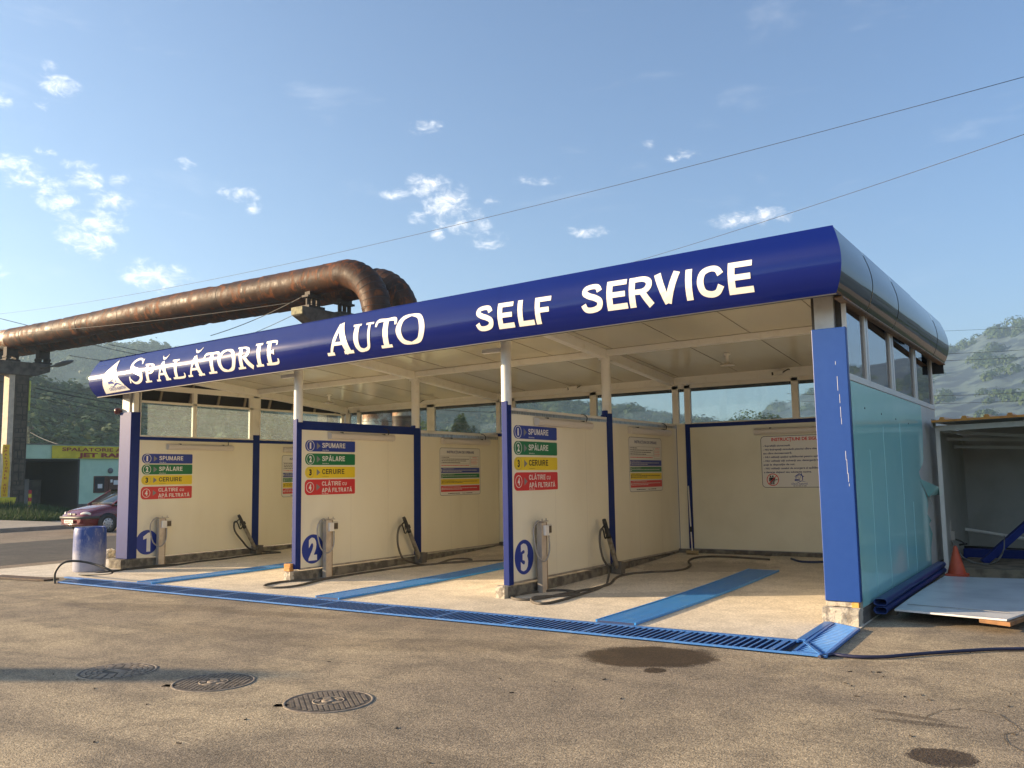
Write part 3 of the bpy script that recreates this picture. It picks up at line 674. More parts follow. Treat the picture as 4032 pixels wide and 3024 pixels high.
fr.box(-.055, -.003, .09, 6.28, 3.56, 3.66)
wf = fr.build('window', K['frame'], rw, bevel=.006)
q = MB()
for a in (1.115, 2.70, 4.55): q.box(-.058, -.001, a-.006, a+.006, 2.74, 3.56)
q.build('frame_gap', K['inner'], wf)
q = MB()
for a, b in ((.10, 1.02), (1.21, 2.585), (2.83, 4.44), (4.66, 6.17)): q.box(-.035, -.029, a, b, 2.737, 3.56)
q.build('pane', K['glassr'], wf)
# torn turquoise film stuck on the wall
z7_ = zone(2700, 1500, 2.212)
edgepx = [(2045, 215), (2055, 340), (2065, 500), (2070, 690), (2058, 740), (2030, 790), (2045, 850), (2075, 880), (2070, 930), (2100, 1010), (2112, 1080), (2105, 1160), (2140, 1215), (2120, 1245), (2150, 1330), (2138, 1450), (2145, 1640)]
ed = [at_x(*z7_(*p), 0.0) for p in edgepx]; zt, zb_ = 2.652, .178
pts = [(.088, zb_), (ed[-1].y, zb_)]+[(p.y, min(zt, max(zb_+.01, p.z))) for p in ed[::-1]]+[(.088, zt)]
film = MB(); film.add([(.0015, y, z) for y, z in pts], [list(range(len(pts)))])
K['film'] = mat('turquoise_protective_film', (.36, .74, .70), .09, c2=(.40, .78, .73), sc=1.2, st=(1, .5, 1), bump=.012, bsc=2.0)
fo2 = film.build('protective_film', K['film'], rw)
q = MB()
for y, z0, z1 in ((.9, .25, 1.9), (1.75, .2, 2.2), (2.9, .3, 2.3), (3.6, .2, 1.2)):
    pp = [Vector((.004, y+rng.uniform(-.012, .012), z0+(z1-z0)*i/14)) for i in range(15)]; q.tube(pp, .0022, 4)
q.build('film_crease', mat('pale_film_crease', (.5, .8, .8), .25), fo2)
q = MB()
for i in range(4): q.lathe([(.012, 0), (.012, .004), (.0001, .005)], (.002, .75+i*.95, 2.38-.02*i), (1, 0, 0), 10)
q.build('screw', K['black'], fo2)
f0, f1, f2, f3 = [at_x(*z7_(*p), .012) for p in ((2035, 850), (2150, 925), (2210, 990), (2105, 1000))]
q = MB(); q.add([f0, f0.lerp(f1, .5)+Vector((.05, 0, 0)), f1+Vector((.09, 0, 0)), f2+Vector((.05, 0, 0)), f3+Vector((.02, 0, 0)), at_x(*z7_(2155, 1100), .015), at_x(*z7_(2120, 1020), .012)], [(0, 1, 6), (1, 2, 4, 6), (2, 3, 4), (4, 5, 6)])
q.build('torn_flap', K['film'], fo2, recalc=False)
# ------------------------------------------------------------------ lettering on the fascia
def t_of(x, z):
    u = (x-LB.x)/(RB.x-LB.x); b = LB.z+(RB.z-LB.z)*u; tp = LT.z+(RT.z-LT.z)*u; return (z-b)/(tp-b)
fl = lambda lift: (lambda x, z: fas(x, t_of(x, z), lift))
subs = [3.2+.045*i for i in range(26)]
# serif capitals drawn as tapered pen strokes in a unit square: (points, widths)
GS = None
EXT = {'E': (0, .63), 'L': (0, .60), 'F': (0, .62), 'I': (0, .22), 'R': (0, .78), 'V': (-.03, .75), 'C': (0, .74), 'S': (.01, .72), 'P': (0, .69), 'U': (0, .74), 'M': (0, .92), 'A': (-.06, .80), 'T': (0, .68)}
G = {
 'S': [([(.66,.80),(.55,.95),(.36,.98),(.16,.88),(.12,.70),(.26,.55),(.48,.45),(.66,.32),(.66,.14),(.48,.02),(.28,.02),(.10,.18)], [.05,.06,.08,.11,.14,.17,.19,.16,.12,.08,.06,.05]), ([(.66,.96),(.67,.74)], [.05,.05]), ([(.08,.28),(.08,.02)], [.05,.05])],
 'P': [([(.22,.0),(.22,.97)], [.17,.16]), ([(.02,.03),(.46,.03)], [.07,.06]), ([(.04,.97),(.24,.97)], [.06,.06]), ([(.22,.96),(.46,.95),(.64,.84),(.66,.68),(.55,.52),(.30,.46)], [.06,.07,.13,.15,.11,.05])],
 'A': [([(.10,.0),(.30,.50),(.46,.97)], [.07,.09,.12]), ([(.46,1.0),(.62,.50),(.80,.0)], [.15,.17,.17]), ([(.24,.33),(.66,.33)], [.08,.08]), ([(-.04,.03),(.24,.03)], [.07,.07]), ([(.62,.03),(.98,.03)], [.07,.07])],
 'L': [([(.22,.0),(.22,.97)], [.17,.16]), ([(.02,.97),(.42,.97)], [.06,.06]), ([(.02,.03),(.66,.04),(.72,.24)], [.07,.08,.05])],
 'T': [([(.40,.0),(.40,.96)], [.17,.17]), ([(.18,.03),(.62,.03)], [.07,.07]), ([(.0,.74),(.06,.94),(.40,.95),(.74,.94),(.80,.74)], [.06,.10,.08,.10,.06])],
 'O': [([(.42,.99),(.16,.88),(.05,.5),(.16,.12),(.42,.01)], [.06,.13,.17,.13,.06]), ([(.42,.99),(.68,.88),(.79,.5),(.68,.12),(.42,.01)], [.06,.13,.17,.13,.06])],
 'R': [([(.22,.0),(.22,.97)], [.17,.16]), ([(.02,.03),(.42,.03)], [.07,.06]), ([(.04,.97),(.24,.97)], [.06,.06]), ([(.22,.96),(.46,.95),(.64,.84),(.64,.70),(.52,.55),(.28,.50)], [.06,.07,.13,.14,.10,.05]), ([(.42,.52),(.62,.22),(.84,.0)], [.13,.16,.15])],
 'I': [([(.22,.0),(.22,.97)], [.17,.17]), ([(.0,.03),(.44,.03)], [.07,.07]), ([(.0,.97),(.44,.97)], [.07,.07])],
 'E': [([(.22,.0),(.22,.97)], [.17,.17]), ([(.02,.03),(.60,.04),(.68,.22)], [.07,.08,.05]), ([(.02,.97),(.56,.96),(.62,.80)], [.07,.08,.05]), ([(.22,.52),(.48,.52)], [.08,.09]), ([(.48,.62),(.48,.40)], [.05,.05])],
 'U': [([(.18,.97),(.18,.35),(.28,.06),(.48,.0)], [.17,.17,.13,.08]), ([(.48,.0),(.68,.08),(.74,.35),(.74,.97)], [.08,.09,.09,.08]), ([(.0,.97),(.36,.97)], [.06,.06]), ([(.58,.97),(.92,.97)], [.06,.06])]}
def pen(mb, ch, x0, x1, z0, h, k, G=G, wk=1.38):
    st = G[ch]; xs_ = [p[0] for s, w in st for p in s]; a, b = (min(xs_)-.06, max(xs_)+.06) if G is not GS else EXT[ch]; sx = (x1-x0)/(b-a)
    for si, (pt, wd) in enumerate(st):
        n = 7 if len(pt) > 2 else 5
        P = spline([(p[0], p[1], w) for p, w in zip(pt, wd)], n); vs = []; f = fl(.0048+.0006*si+.0003*(k % 2))
        for i, p in enumerate(P):
            d = (P[min(i+1, len(P)-1)]-P[max(i-1, 0)]); dx, dz = d.x*sx, d.y*h; L = math.hypot(dx, dz) or 1
            hw = p.z*.5*h*wk; nx_, nz_ = -dz/L*hw, dx/L*hw
            cx, cz_ = x0+(p.x-a)*sx, z0+p.y*h
            vs += [f(cx+nx_, cz_+nz_), f(cx-nx_, cz_-nz_)]
        mb.add(vs, [(2*i, 2*i+1, 2*i+3, 2*i+2) for i in range(len(P)-1)])
def breve(mb, x, z, w):
    P = spline([(x-w, z+.055, 0), (x-w*.6, z+.01, 0), (x, z-.006, 0), (x+w*.6, z+.015, 0), (x+w, z+.07, 0)], 5); vs = []; f = fl(.0065)
    for i, p in enumerate(P):
        t = i/(len(P)-1); hw = .008+.014*math.sin(math.pi*t); vs += [f(p.x, p.y+hw), f(p.x, p.y-hw)]
    mb.add(vs, [(2*i, 2*i+1, 2*i+3, 2*i+2) for i in range(len(P)-1)])
L = MB()
for k, (ch, a, b, z, h) in enumerate([('S', -12.64, -12.23, 3.475, .46), ('P', -12.18, -11.86, 3.465, .335), ('A', -11.84, -11.39, 3.465, .34), ('L', -11.36, -10.97, 3.47, .335),
        ('A', -10.94, -10.44, 3.475, .35), ('T', -10.46, -10.02, 3.485, .355), ('O', -10.06, -9.62, 3.49, .36), ('R', -9.60, -9.18, 3.50, .36), ('I', -9.15, -8.93, 3.505, .37), ('E', -8.90, -8.56, 3.51, .38)]): pen(L, ch, a, b, z, h, k)
breve(L, -11.60, 3.865, .085); breve(L, -10.66, 3.90, .095); L.build('lettering', K['letter'], fo, recalc=False); L = MB()
for k, (ch, a, b, z, h) in enumerate([('A', -7.52, -6.91, 3.54, .475), ('U', -6.97, -6.50, 3.555, .40), ('T', -6.50, -6.06, 3.555, .425), ('O', -6.06, -5.55, 3.565, .42)]): pen(L, ch, a, b, z, h, k)
L.build('lettering', K['letter'], fo, recalc=False)
st_ = ([(.11, .0), (.11, 1.0)], [.22, .22])
bar_ = lambda y, e: ([(.10, y), (e, y)], [.185, .185])
GS = {'E': [st_, bar_(.093, .63), bar_(.50, .58), bar_(.907, .62)], 'L': [st_, bar_(.093, .60)], 'F': [st_, bar_(.907, .62), bar_(.50, .54)], 'I': [st_],
 'R': [st_, ([(.15, .907), (.44, .907), (.60, .80), (.60, .62), (.44, .49), (.15, .49)], [.185, .185, .21, .21, .185, .17]), ([(.40, .50), (.52, .26), (.66, .0)], [.2, .22, .23])],
 'V': [([(.09, 1.0), (.36, .0)], [.23, .22]), ([(.63, 1.0), (.36, .0)], [.23, .22])],
 'C': [([(.66, .68), (.56, .86), (.38, .905), (.18, .80), (.11, .5), (.18, .2), (.38, .095), (.56, .14), (.67, .33)], [.21, .19, .19, .21, .22, .21, .19, .19, .21])],
 'P': [st_, ([(.15, .907), (.42, .907), (.58, .78), (.58, .60), (.42, .45), (.15, .45)], [.185, .185, .21, .21, .185, .17])], 'U': [([(.11, 1.0), (.11, .36), (.20, .14), (.37, .095), (.54, .14), (.63, .36), (.63, 1.0)], [.22, .22, .20, .19, .20, .22, .22])],
 'M': [st_, ([(.81, .0), (.81, 1.0)], [.22, .22]), ([(.14, 1.0), (.46, .05)], [.20, .18]), ([(.78, 1.0), (.46, .05)], [.20, .18])], 'A': [([(.05, .0), (.37, 1.0)], [.22, .22]), ([(.69, .0), (.37, 1.0)], [.22, .22]), ([(.17, .26), (.57, .26)], [.16, .16])],
 'T': [([(.34, .0), (.34, .95)], [.22, .22]), ([(.0, .907), (.68, .907)], [.185, .185])],
 'S': [([(.60, .71), (.52, .87), (.34, .905), (.15, .85), (.12, .70), (.26, .58), (.46, .49), (.61, .36), (.57, .17), (.36, .095), (.15, .13), (.07, .30)], [.20, .19, .18, .19, .21, .21, .21, .21, .20, .18, .19, .20])]}
def sans_line(mb, pl, lift, txt, x, y, h, w):
    # heavy capitals on a flat sign, fitted to the width w; small letters are drawn lower, a following breve sits on top
    W_ = []
    for c in txt: W_.append(.32 if c == ' ' else (EXT[c.upper() if c != 'Ă' else 'A'][1]-EXT[c.upper() if c != 'Ă' else 'A'][0])*(.74 if c.islower() else 1)+.09)
    k = w/sum(W_); u = x
    for i, c in enumerate(txt):
        if c != ' ':
            ch = 'A' if c == 'Ă' else c.upper(); hh = h*(.74 if c.islower() else 1); a, b = EXT[ch]; sx = (W_[i]-.09)*k/(b-a)
            for si, (pt, wd) in enumerate(GS[ch]):
                P = spline([(p[0], p[1], q_) for p, q_ in zip(pt, wd)], 4 if len(pt) > 2 else 1); vs = []; f = pl(lift+.0003*si)
                for j, p in enumerate(P):
                    d = P[min(j+1, len(P)-1)]-P[max(j-1, 0)]; dx, dz = d.x*sx, d.y*hh; L = math.hypot(dx, dz) or 1; hw = p.z*.5*hh*.92
                    cx, cy = u+(p.x-a)*sx, y+p.y*hh; vs += [f(cx-dz/L*hw, cy+dx/L*hw), f(cx+dz/L*hw, cy-dx/L*hw)]
                mb.add(vs, [(2*j, 2*j+1, 2*j+3, 2*j+2) for j in range(len(P)-1)])
            if c == 'Ă':
                m_x = u+W_[i]*k*.46; f = pl(lift); vs = []
                for j in range(7): t_ = -1+j/3; vs += [f(m_x+t_*h*.22, y+h*(1.08+.14*t_*t_)), f(m_x+t_*h*.22, y+h*(1.19+.10*t_*t_))]
                mb.add(vs, [(2*j, 2*j+1, 2*j+3, 2*j+2) for j in range(6)])
        u += W_[i]*k
for word, z, h in (([('S', -4.64, -4.35), ('E', -4.29, -4.03), ('L', -3.97, -3.72), ('F', -3.70, -3.45)], 3.605, .345),
                   ([('S', -3.0, -2.70), ('E', -2.66, -2.375), ('R', -2.355, -2.01), ('V', -2.035, -1.675), ('I', -1.64, -1.52), ('C', -1.485, -1.16), ('E', -1.12, -.825)], 3.655, .365)):
    L = MB()
    for k, (ch, a, b) in enumerate(word): pen(L, ch, a, b, z, h, k, GS, 1.0)
    L.build('lettering', K['letter'], fo, recalc=False)
# house emblem on a white sail at the left end
E_ = MB(); f1_, f2_ = fl(.006), fl(.009)
sail = [at_y(380+p[0]/10.37, 1400+p[1]/10.37, -.52) for p in ((320, 1565), (1320, 1395), (1000, 900), (880, 560), (850, 170), (500, 650), (400, 900), (350, 1200))]
bm = bmesh.new(); bv = [bm.verts.new((p.x, p.z, 0)) for p in sail]; bm.faces.new(bv)
for zz in subs: bmesh.ops.bisect_plane(bm, geom=bm.verts[:]+bm.edges[:]+bm.faces[:], plane_co=(0, zz, 0), plane_no=(0, 1, 0))
bm.verts.index_update(); E_.add([f1_(v.co.x, v.co.y) for v in bm.verts], [[v.index for v in f.verts] for f in bm.faces]); bm.free()
def ep(x, y): p = at_y(380+x/10.37, 1400+y/10.37, -.56); return p.x, p.z
E_.mi = 1
for poly in ([(460,915),(570,820),(545,960),(520,985),(515,920)], [(775,790),(800,785),(870,860),(825,860),(830,1085),(800,1090)], [(495,1050),(530,1075),(640,1045),(660,1070),(720,1095),(735,1155),(640,1150),(545,1165),(540,1190),(510,1190)],
             [(565,1245),(640,1270),(700,1240),(690,1270),(640,1300),(600,1285)], [(700,1240),(760,1140),(850,1110),(850,1160),(770,1210),(690,1272)], [(850,1110),(950,1150),(1045,1220),(940,1190),(850,1160)]):
    flat(E_, [ep(*p) for p in poly], f2_)
cx_, cz__ = ep(665, 930); ringf(E_, cx_, cz__, .045, .012, f2_, 18, .055)
a, b = ep(465, 1440), ep(1130, 1330)
text_on(E_, 'CĂSUȚA ALBASTRĂ', lambda u, v: f2_(u, v+(u-a[0])*(b[1]-a[1])/(b[0]-a[0])), a[0], a[1], .052, b[0]-a[0], .01)
E_.build('emblem', [K['letter'], K['sblue']], fo, recalc=False)

# ------------------------------------------------------------------ stickers on the partition walls
def sticker(pl, u0, u1, v0, v1, col, num, lines, dark, label, small, rise=0.0):
    m = MB(); f0, f1, f2 = pl(.0015), pl(.003), pl(.0045); h = v1-v0; r = h*.48 if h < .22 else h*.32
    sh = lambda f: (lambda u, v: f(u, v+(u-u0)*rise))
    f0, f1, f2, fb = sh(f0), sh(f1), sh(f2), sh(pl(0))
    slab(m, rrect(u0, v0, u1, v1, r, .022), f0, fb)
    cx, cy, cr = u0+.118, (v0+v1)/2, .088
    m.mi = 1
    if not dark:
        ringf(m, cx, cy, cr, .010, f1, 30)
    else:
        m.mi = 3; ringf(m, cx, cy, cr, .004, f1, 30); m.mi = 1
    m.mi = 2 if dark else 1
    text_on(m, num, f1, cx-(.028 if num != '1' else .02), cy-.052, .105, .058 if num != '1' else .036, .05)
    m.mi = 3; flat(m, [(u0+.262, cy-.058), (u0+.345, cy), (u0+.262, cy+.058)], f1)
    m.mi = 2 if dark else 1
    if len(lines) == 1:
        sans_line(m, pl, .003, lines[0][0], u0+.385, cy-.03, .085, lines[0][1])
        text_on(m, small, f2, u0+.39, v0+.016, .018, .15, .02)
    else:
        sans_line(m, pl, .003, lines[0][0], u0+.385, cy+.022, .072, lines[0][1]); sans_line(m, pl, .003, lines[1][0], u0+.385, cy-.09, .072, lines[1][1])
        text_on(m, small, f2, u0+.385, v0+.010, .018, .15, .02)
    o = m.build('step_sticker', [K[col], K['swhite'], K['sblack'], K['sgrey']], None, recalc=False)
    tag(o, label, 'sticker', 'wash step stickers on the bay walls')
ROWS = {3: [(2.180, 2.370), (1.951, 2.146), (1.735, 1.922), (1.446, 1.704)], 2: [(2.121, 2.311), (1.893, 2.087), (1.673, 1.865), (1.390, 1.650)], 1: [(2.017, 2.210), (1.800, 1.998), (1.593, 1.782), (1.309, 1.558)]}
U0 = {3: (.168, 1.354), 2: (.194, 1.376), 1: (.262, 1.424)}
for n, Xw in ((3, X3), (2, X2), (1, X1)):
    pl = plane((Xw-.010, 0, 0), (0, 1, 0), (0, 0, 1), (1, 0, 0)); u0, u1 = U0[n]
    wn_ = {1: 'wall numbered 1', 2: 'wall numbered 2', 3: 'wall numbered 3'}[n]
    R_ = ROWS[n]
    sticker(pl, u0, u1, *R_[0], 'sblue', '1', [('SPUMARE', .56)], 0, 'blue SPUMARE sticker, topmost of four on the '+wn_, '30 la 40 cm')
    sticker(pl, u0, u1, *R_[1], 'sgreen', '2', [('SPĂLARE', .55)], 0, 'green SPĂLARE sticker, second from top on the '+wn_, '30 la 40 cm')
    sticker(pl, u0, u1, *R_[2], 'syel', '3', [('CERUIRE', .54)], 1, 'yellow CERUIRE sticker, third from top on the '+wn_, '')if False else sticker(pl, u0, u1, *R_[2], 'syel', '3', [('CERUIRE', .54)], 1, 'yellow CERUIRE sticker, third from top on the '+wn_, ' -')
    sticker(pl, u0-.004, u1, *R_[3], 'sred', '4', [('CLĂTIRE cu', .60), ('APĂ FILTRATĂ', .735)], 0, 'red CLĂTIRE sticker, lowest of four on the '+wn_, '20 la 30 cm')
    # number disc
    c = {3: (.392, .521), 2: (.382, .497), 1: (.424, .472)}[n]; m = MB()
    slab(m, disc(c[0], c[1], .243, .240, 40), pl(.002), pl(0)); m.mi = 1
    w = .11 if n == 1 else .19
    if n == 1: flat(m, [(c[0]-.01, c[1]-.185), (c[0]+.075, c[1]-.185), (c[0]+.075, c[1]+.185), (c[0]+.02, c[1]+.185), (c[0]-.085, c[1]+.115), (c[0]-.085, c[1]+.055), (c[0]-.01, c[1]+.075)], pl(.004))
    else: text_on(m, str(n), pl(.004), c[0]-w/2, c[1]-.19, .375, w, .05)
    tag(m.build('number_disc', [K['sblue'], K['swhite']], None, recalc=False), 'round blue disc with a white %d low on the wall by the front post' % n, 'sticker', 'bay number discs')

# instruction boards -------------------------------------------------
def greek(m, f, u0, u1, v, h, seed):
    """rows of print too small to read: word-long dashes"""
    r = random.Random(seed); u = u0
    while u < u1-.03:
        w = r.uniform(.02, .07); e = min(u+w, u1); m.add([f(u, v), f(e, v), f(e, v+h), f(u, v+h)], [(0, 1, 2, 3)]); u = e+.012
def instr_board(Xw, u0, v0, label, seed):
    pl = plane((Xw-.010, 0, 0), (0, 1, 0), (0, 0, 1), (1, 0, 0)); m = MB(); W_, H_ = 1.385, .965
    slab(m, rrect(u0, v0, u0+W_, v0+H_, .06, .06), pl(.004), pl(0))
    f1, f2 = pl(.0055), pl(.007); m.mi = 1
    o = rrect(u0, v0, u0+W_, v0+H_, .06, .06); i_ = rrect(u0+.007, v0+.007, u0+W_-.007, v0+H_-.007, .055, .055); n = len(o)
    m.add([f1(*p) for p in o]+[f1(*p) for p in i_], [(k, (k+1) % n, n+(k+1) % n, n+k) for k in range(n)])
    m.mi = 6; text_on(m, 'INSTRUCȚIUNI DE OPERARE', f1, u0+.235, v0+.855, .05, .93, .03)
    m.mi = 1
    for a, b, c, d in ((u0+.035, u0+1.02, v0+.64, v0+.80), (u0+1.04, u0+1.33, v0+.585, v0+.80)):
        for q in ((a, b, c, c+.003), (a, b, d-.003, d), (a, a+.004, c, d), (b-.004, b, c, d)): m.add([f1(q[0], q[2]), f1(q[1], q[2]), f1(q[1], q[3]), f1(q[0], q[3])], [(0, 1, 2, 3)])
    for k, L_ in enumerate((.27, .92, .85, .64)): greek(m, f1, u0+.06, u0+.06+L_, v0+.765-.036*k, .014, seed+k)
    m.mi = 5; greek(m, f1, u0+.05, u0+.98, v0+.60, .014, seed+9); text_on(m, 'ATENȚIE !!!', f1, u0+1.10, v0+.76, .022, .18, .02)
    for k in range(4): greek(m, f1, u0+1.06, u0+1.06+(.22 if k % 2 else .25), v0+.725-.03*k, .008, seed+20+k)
    for k, (mi, t, a, b) in enumerate(((2, 'SPUMARE - Selectați butonul 1', .455, .560), (3, 'SPĂLARE - Selectați butonul 2', .350, .440), (4, 'CERUIRE - Selectați butonul 3', .215, .330), (5, 'CLĂTIRE cu APĂ FILTRATĂ - Selectați butonul 4', .075, .195))):
        m.mi = mi; m.add([f1(u0+.035, v0+a), f1(u0+W_-.03, v0+a), f1(u0+W_-.03, v0+b), f1(u0+.035, v0+b)], [(0, 1, 2, 3)])
        m.mi = 1 if mi == 4 else 0
        text_on(m, str(k+1), f2, u0+.05, v0+(a+b)/2-.03, .06, .022 if k == 0 else .035, .03); text_on(m, t, f2, u0+.10, v0+b-.028, .016, .018*len(t)*.72, .015)
        greek(m, f2, u0+.10, u0+1.27, v0+b-.055, .010, seed+30+k)
        if b-a > .1: greek(m, f2, u0+.10, u0+.75, v0+b-.08, .010, seed+40+k)
    m.mi = 1; greek(m, f1, u0+.27, u0+.66, v0+.03, .014, seed+50); text_on(m, 'Telefon:', f1, u0+.74, v0+.028, .018, .12, .015); greek(m, f1, u0+.88, u0+1.12, v0+.03, .014, seed+51)
    tag(m.build('instruction_board', [K['boardw'], K['sblack'], K['sblue'], K['sgreen'], K['syel'], K['sred'], K['snavy']], None, recalc=False), label, 'notice board', 'operating instruction boards')
instr_board(X3, 3.795, 1.345, 'white INSTRUCȚIUNI DE OPERARE board on the wall numbered 3, right of the middle post', 100)
instr_board(X2, 3.790, 1.285, 'white INSTRUCȚIUNI DE OPERARE board on the wall numbered 2, in the middle bay', 200)
instr_board(X1, 3.830, 1.255, 'white INSTRUCȚIUNI DE OPERARE board cut off by the post of the wall numbered 2', 300)
# safety board on the back wall
pl = plane((0, yB, 0), (1, 0, 0), (0, 0, 1), (0, -1, 0)); m = MB(); u0, u1, v0, v1 = -2.885, -1.385, 1.372, 2.308
slab(m, rrect(u0, v0, u1, v1, .07, .07), pl(.004), pl(0)); f1, f2 = pl(.0055), pl(.007); m.mi = 1
o = rrect(u0, v0, u1, v1, .07, .07); i_ = rrect(u0+.009, v0+.009, u1-.009, v1-.009, .062, .062); n = len(o)
m.add([f1(*p) for p in o]+[f1(*p) for p in i_], [(k, (k+1) % n, n+(k+1) % n, n+k) for k in range(n)])
m.mi = 2; text_on(m, 'INSTRUCȚIUNI DE SIGURANȚĂ', f1, -2.685, 2.213, .060, 1.10, .035)
m.mi = 3
for k, s in enumerate(('- Suprafață alunecoasă.', '- NU îndreptați niciodată pistolul către alte persoane', 'sau către dumneavoastră.', '- NU utilizați spațiul spălătoriei pentru spălarea', '- NU utilizați alți solvenți sau detergenți în afara celor', 'puși la dispoziție de noi.', '- NU utilizați canalul de scurgere al spălătoriei pentru', 'a deversa deșeuri sau substanțe nocive.')):
    text_on(m, s, f1, -2.845+.0*k, 2.115-.0685*k, .032, len(s)*.0218, .03)
# no-entry pictogram: two people and a spray gun in a red ring
cx, cy = -2.69, 1.515; m.mi = 2; ringf(m, cx, cy, .112, .014, f2, 36)
m.mi = 1
for dx in (-.03, .012):
    flat(m, disc(cx+dx-.01, cy+.062, .016, n=14), f1)
    for b in ((-.038, -.024, -.03, .04), (.018, .032, -.03, .04), (-.022, .016, -.015, .042), (-.02, -.005, -.085, -.017), (-.001, .014, -.085, -.017)): m.add([f1(cx+dx+b[0], cy+b[2]), f1(cx+dx+b[1], cy+b[2]), f1(cx+dx+b[1], cy+b[3]), f1(cx+dx+b[0], cy+b[3])], [(0, 1, 2, 3)])
for b in ((.045, .11, -.004, .002), (.062, .078, -.009, .008)): m.add([f1(cx+b[0], cy+b[2]), f1(cx+b[1], cy+b[2]), f1(cx+b[1], cy+b[3]), f1(cx+b[0], cy+b[3])], [(0, 1, 2, 3)])
m.mi = 2; m.add([pl(.0085)(cx-.075, cy-.085), pl(.0085)(cx-.085, cy-.075), pl(.0085)(cx+.075, cy+.085), pl(.0085)(cx+.085, cy+.075)], [(0, 1, 2, 3)])
# house emblem
m.mi = 4; hx, hy = -2.215, 1.52
for poly in ([(-.09, .045), (0, .105), (.015, .095), (-.065, .035), (-.065, .01), (-.05, .01), (-.05, .05)], [(0, .105), (.035, .082), (.035, .105), (.05, .105), (.05, .072), (.09, .045), (.065, .04), (.065, -.02), (.05, -.02), (.05, .05), (.0, .088)],
             [(-.085, -.02), (-.08, .0), (-.03, .0), (.01, -.005), (.015, -.025), (-.08, -.03)], [(-.06, -.04), (-.02, -.05), (.04, -.025), (.12, -.05), (.04, -.037), (-.02, -.062)]): flat(m, [(hx+a, hy+b) for a, b in poly], f1)
ringf(m, hx, hy+.04, .028, .006, f1, 18); text_on(m, 'CĂSUȚA ALBASTRĂ', f1, hx-.145, hy-.098, .028, .29, .015)
m.mi = 3; greek(m, f1, hx-.11, hx+.12, hy-.125, .010, 7); m.mi = 1; flat(m, [(-1.73, 1.42), (-1.62, 1.61), (-1.51, 1.42)], f1); m.mi = 5; flat(m, [(-1.70, 1.437), (-1.62, 1.58), (-1.54, 1.437)], f2)
tag(m.build('safety_board', [K['boardw'], K['sblack'], K['sred'], K['snavy'], K['sblue'], K['syel']], None, recalc=False), 'large white INSTRUCȚIUNI DE SIGURANȚĂ board on the back wall', 'notice board')

# ------------------------------------------------------------------ wall lamps
def wall_lamp(p, axis, nrm, ln, label):
    """p: middle of the lamp at the wall"""
    p, a, n = Vector(p), Vector(axis), Vector(nrm); z = Vector((0, 0, 1))
    r = thing('tube_lamp', p, label, 'wall lamp', 'frosted tube lamps on the bay walls')
    prof = [(.0, -.058), (.03, -.066), (.075, -.058), (.098, -.024), (.098, .016), (.075, .042), (.03, .054), (.0, .054)]
    m = MB(); vs = [p+a*s*ln/2+n*(u+.012)+z*v for s in (-1, 1) for u, v in prof]; k = len(prof)
    m.add(vs, [(i, (i+1) % k, k+(i+1) % k, k+i) for i in range(k)]+[list(range(k))[::-1], [k+i for i in range(k)]])
    m.build('cover', K['diff'], r, bevel=.006)
    m = MB(); m.obox(p+n*.008-z*.004, a*(ln/2-.02), n*.006, z*.04); m.build('base', K['plast'], r)
    for s in (-.32, .34): q = MB(); q.obox(p+a*s*ln+n*.05+z*.052, a*.014, n*.03, z*.010); q.build('clip', K['black'], r)
    q = MB(); q.tube(spline([p+a*ln*.43+n*.03+z*.05, p+a*ln*.42+n*.06+z*.12, p+a*ln*.38+n*.03+z*.17, p+a*ln*.36+n*.0+z*.165], 5), .008, 6); q.build('cable', K['black'], r)
wall_lamp((X3-.010, 1.52, 2.445), (0, 1, 0), (1, 0, 0), 1.65, 'long frosted tube lamp above the blue sticker on the wall numbered 3')
wall_lamp((X3-.010, 4.61, 2.425), (0, 1, 0), (1, 0, 0), 1.70, 'long frosted tube lamp above the instruction board on the wall numbered 3')
wall_lamp((X2-.010, 1.52, 2.400), (0, 1, 0), (1, 0, 0), 1.64, 'long frosted tube lamp under the wide blue rail of the wall numbered 2')
wall_lamp((X2-.010, 4.63, 2.390), (0, 1, 0), (1, 0, 0), 1.63, 'long frosted tube lamp above the instruction board on the wall numbered 2')
wall_lamp((X1-.011, 1.60, 2.360), (0, 1, 0), (1, 0, 0), 1.61, 'long frosted tube lamp on the leftmost wall numbered 1, below the windows')
wall_lamp((X1-.011, 4.66, 2.350), (0, 1, 0), (1, 0, 0), 1.62, 'frosted tube lamp half hidden behind the post of the wall numbered 2')
wall_lamp((-2.14, yB, 2.400), (1, 0, 0), (0, -1, 0), 1.68, 'frosted tube lamp on the back wall above the safety board')
def pendant(x, y, label):
    zt_ = cz(x, y); m = MB(); r = thing('pendant_lamp', (x, y, zt_), label, 'ceiling lamp', 'pendant lamps under the wash roof')
    m.lathe([(.055, zt_), (.055, zt_-.03), (.026, zt_-.04), (.026, zt_-.17)], (x, y, 0), n=16); m.build('stem', K['white'], r)
    m = MB(); m.lathe([(.028, zt_-.165), (.10, zt_-.185), (.125, zt_-.205), (.12, zt_-.212), (.0001, zt_-.21)], (x, y, 0), n=24); m.build('shade', K['diff'], r)
pendant(-2.86, 4.2, 'white pendant lamp hanging from the ceiling of the rightmost bay'); pendant(-12.30, 4.2, 'white pendant lamp hanging from the ceiling of the leftmost bay')
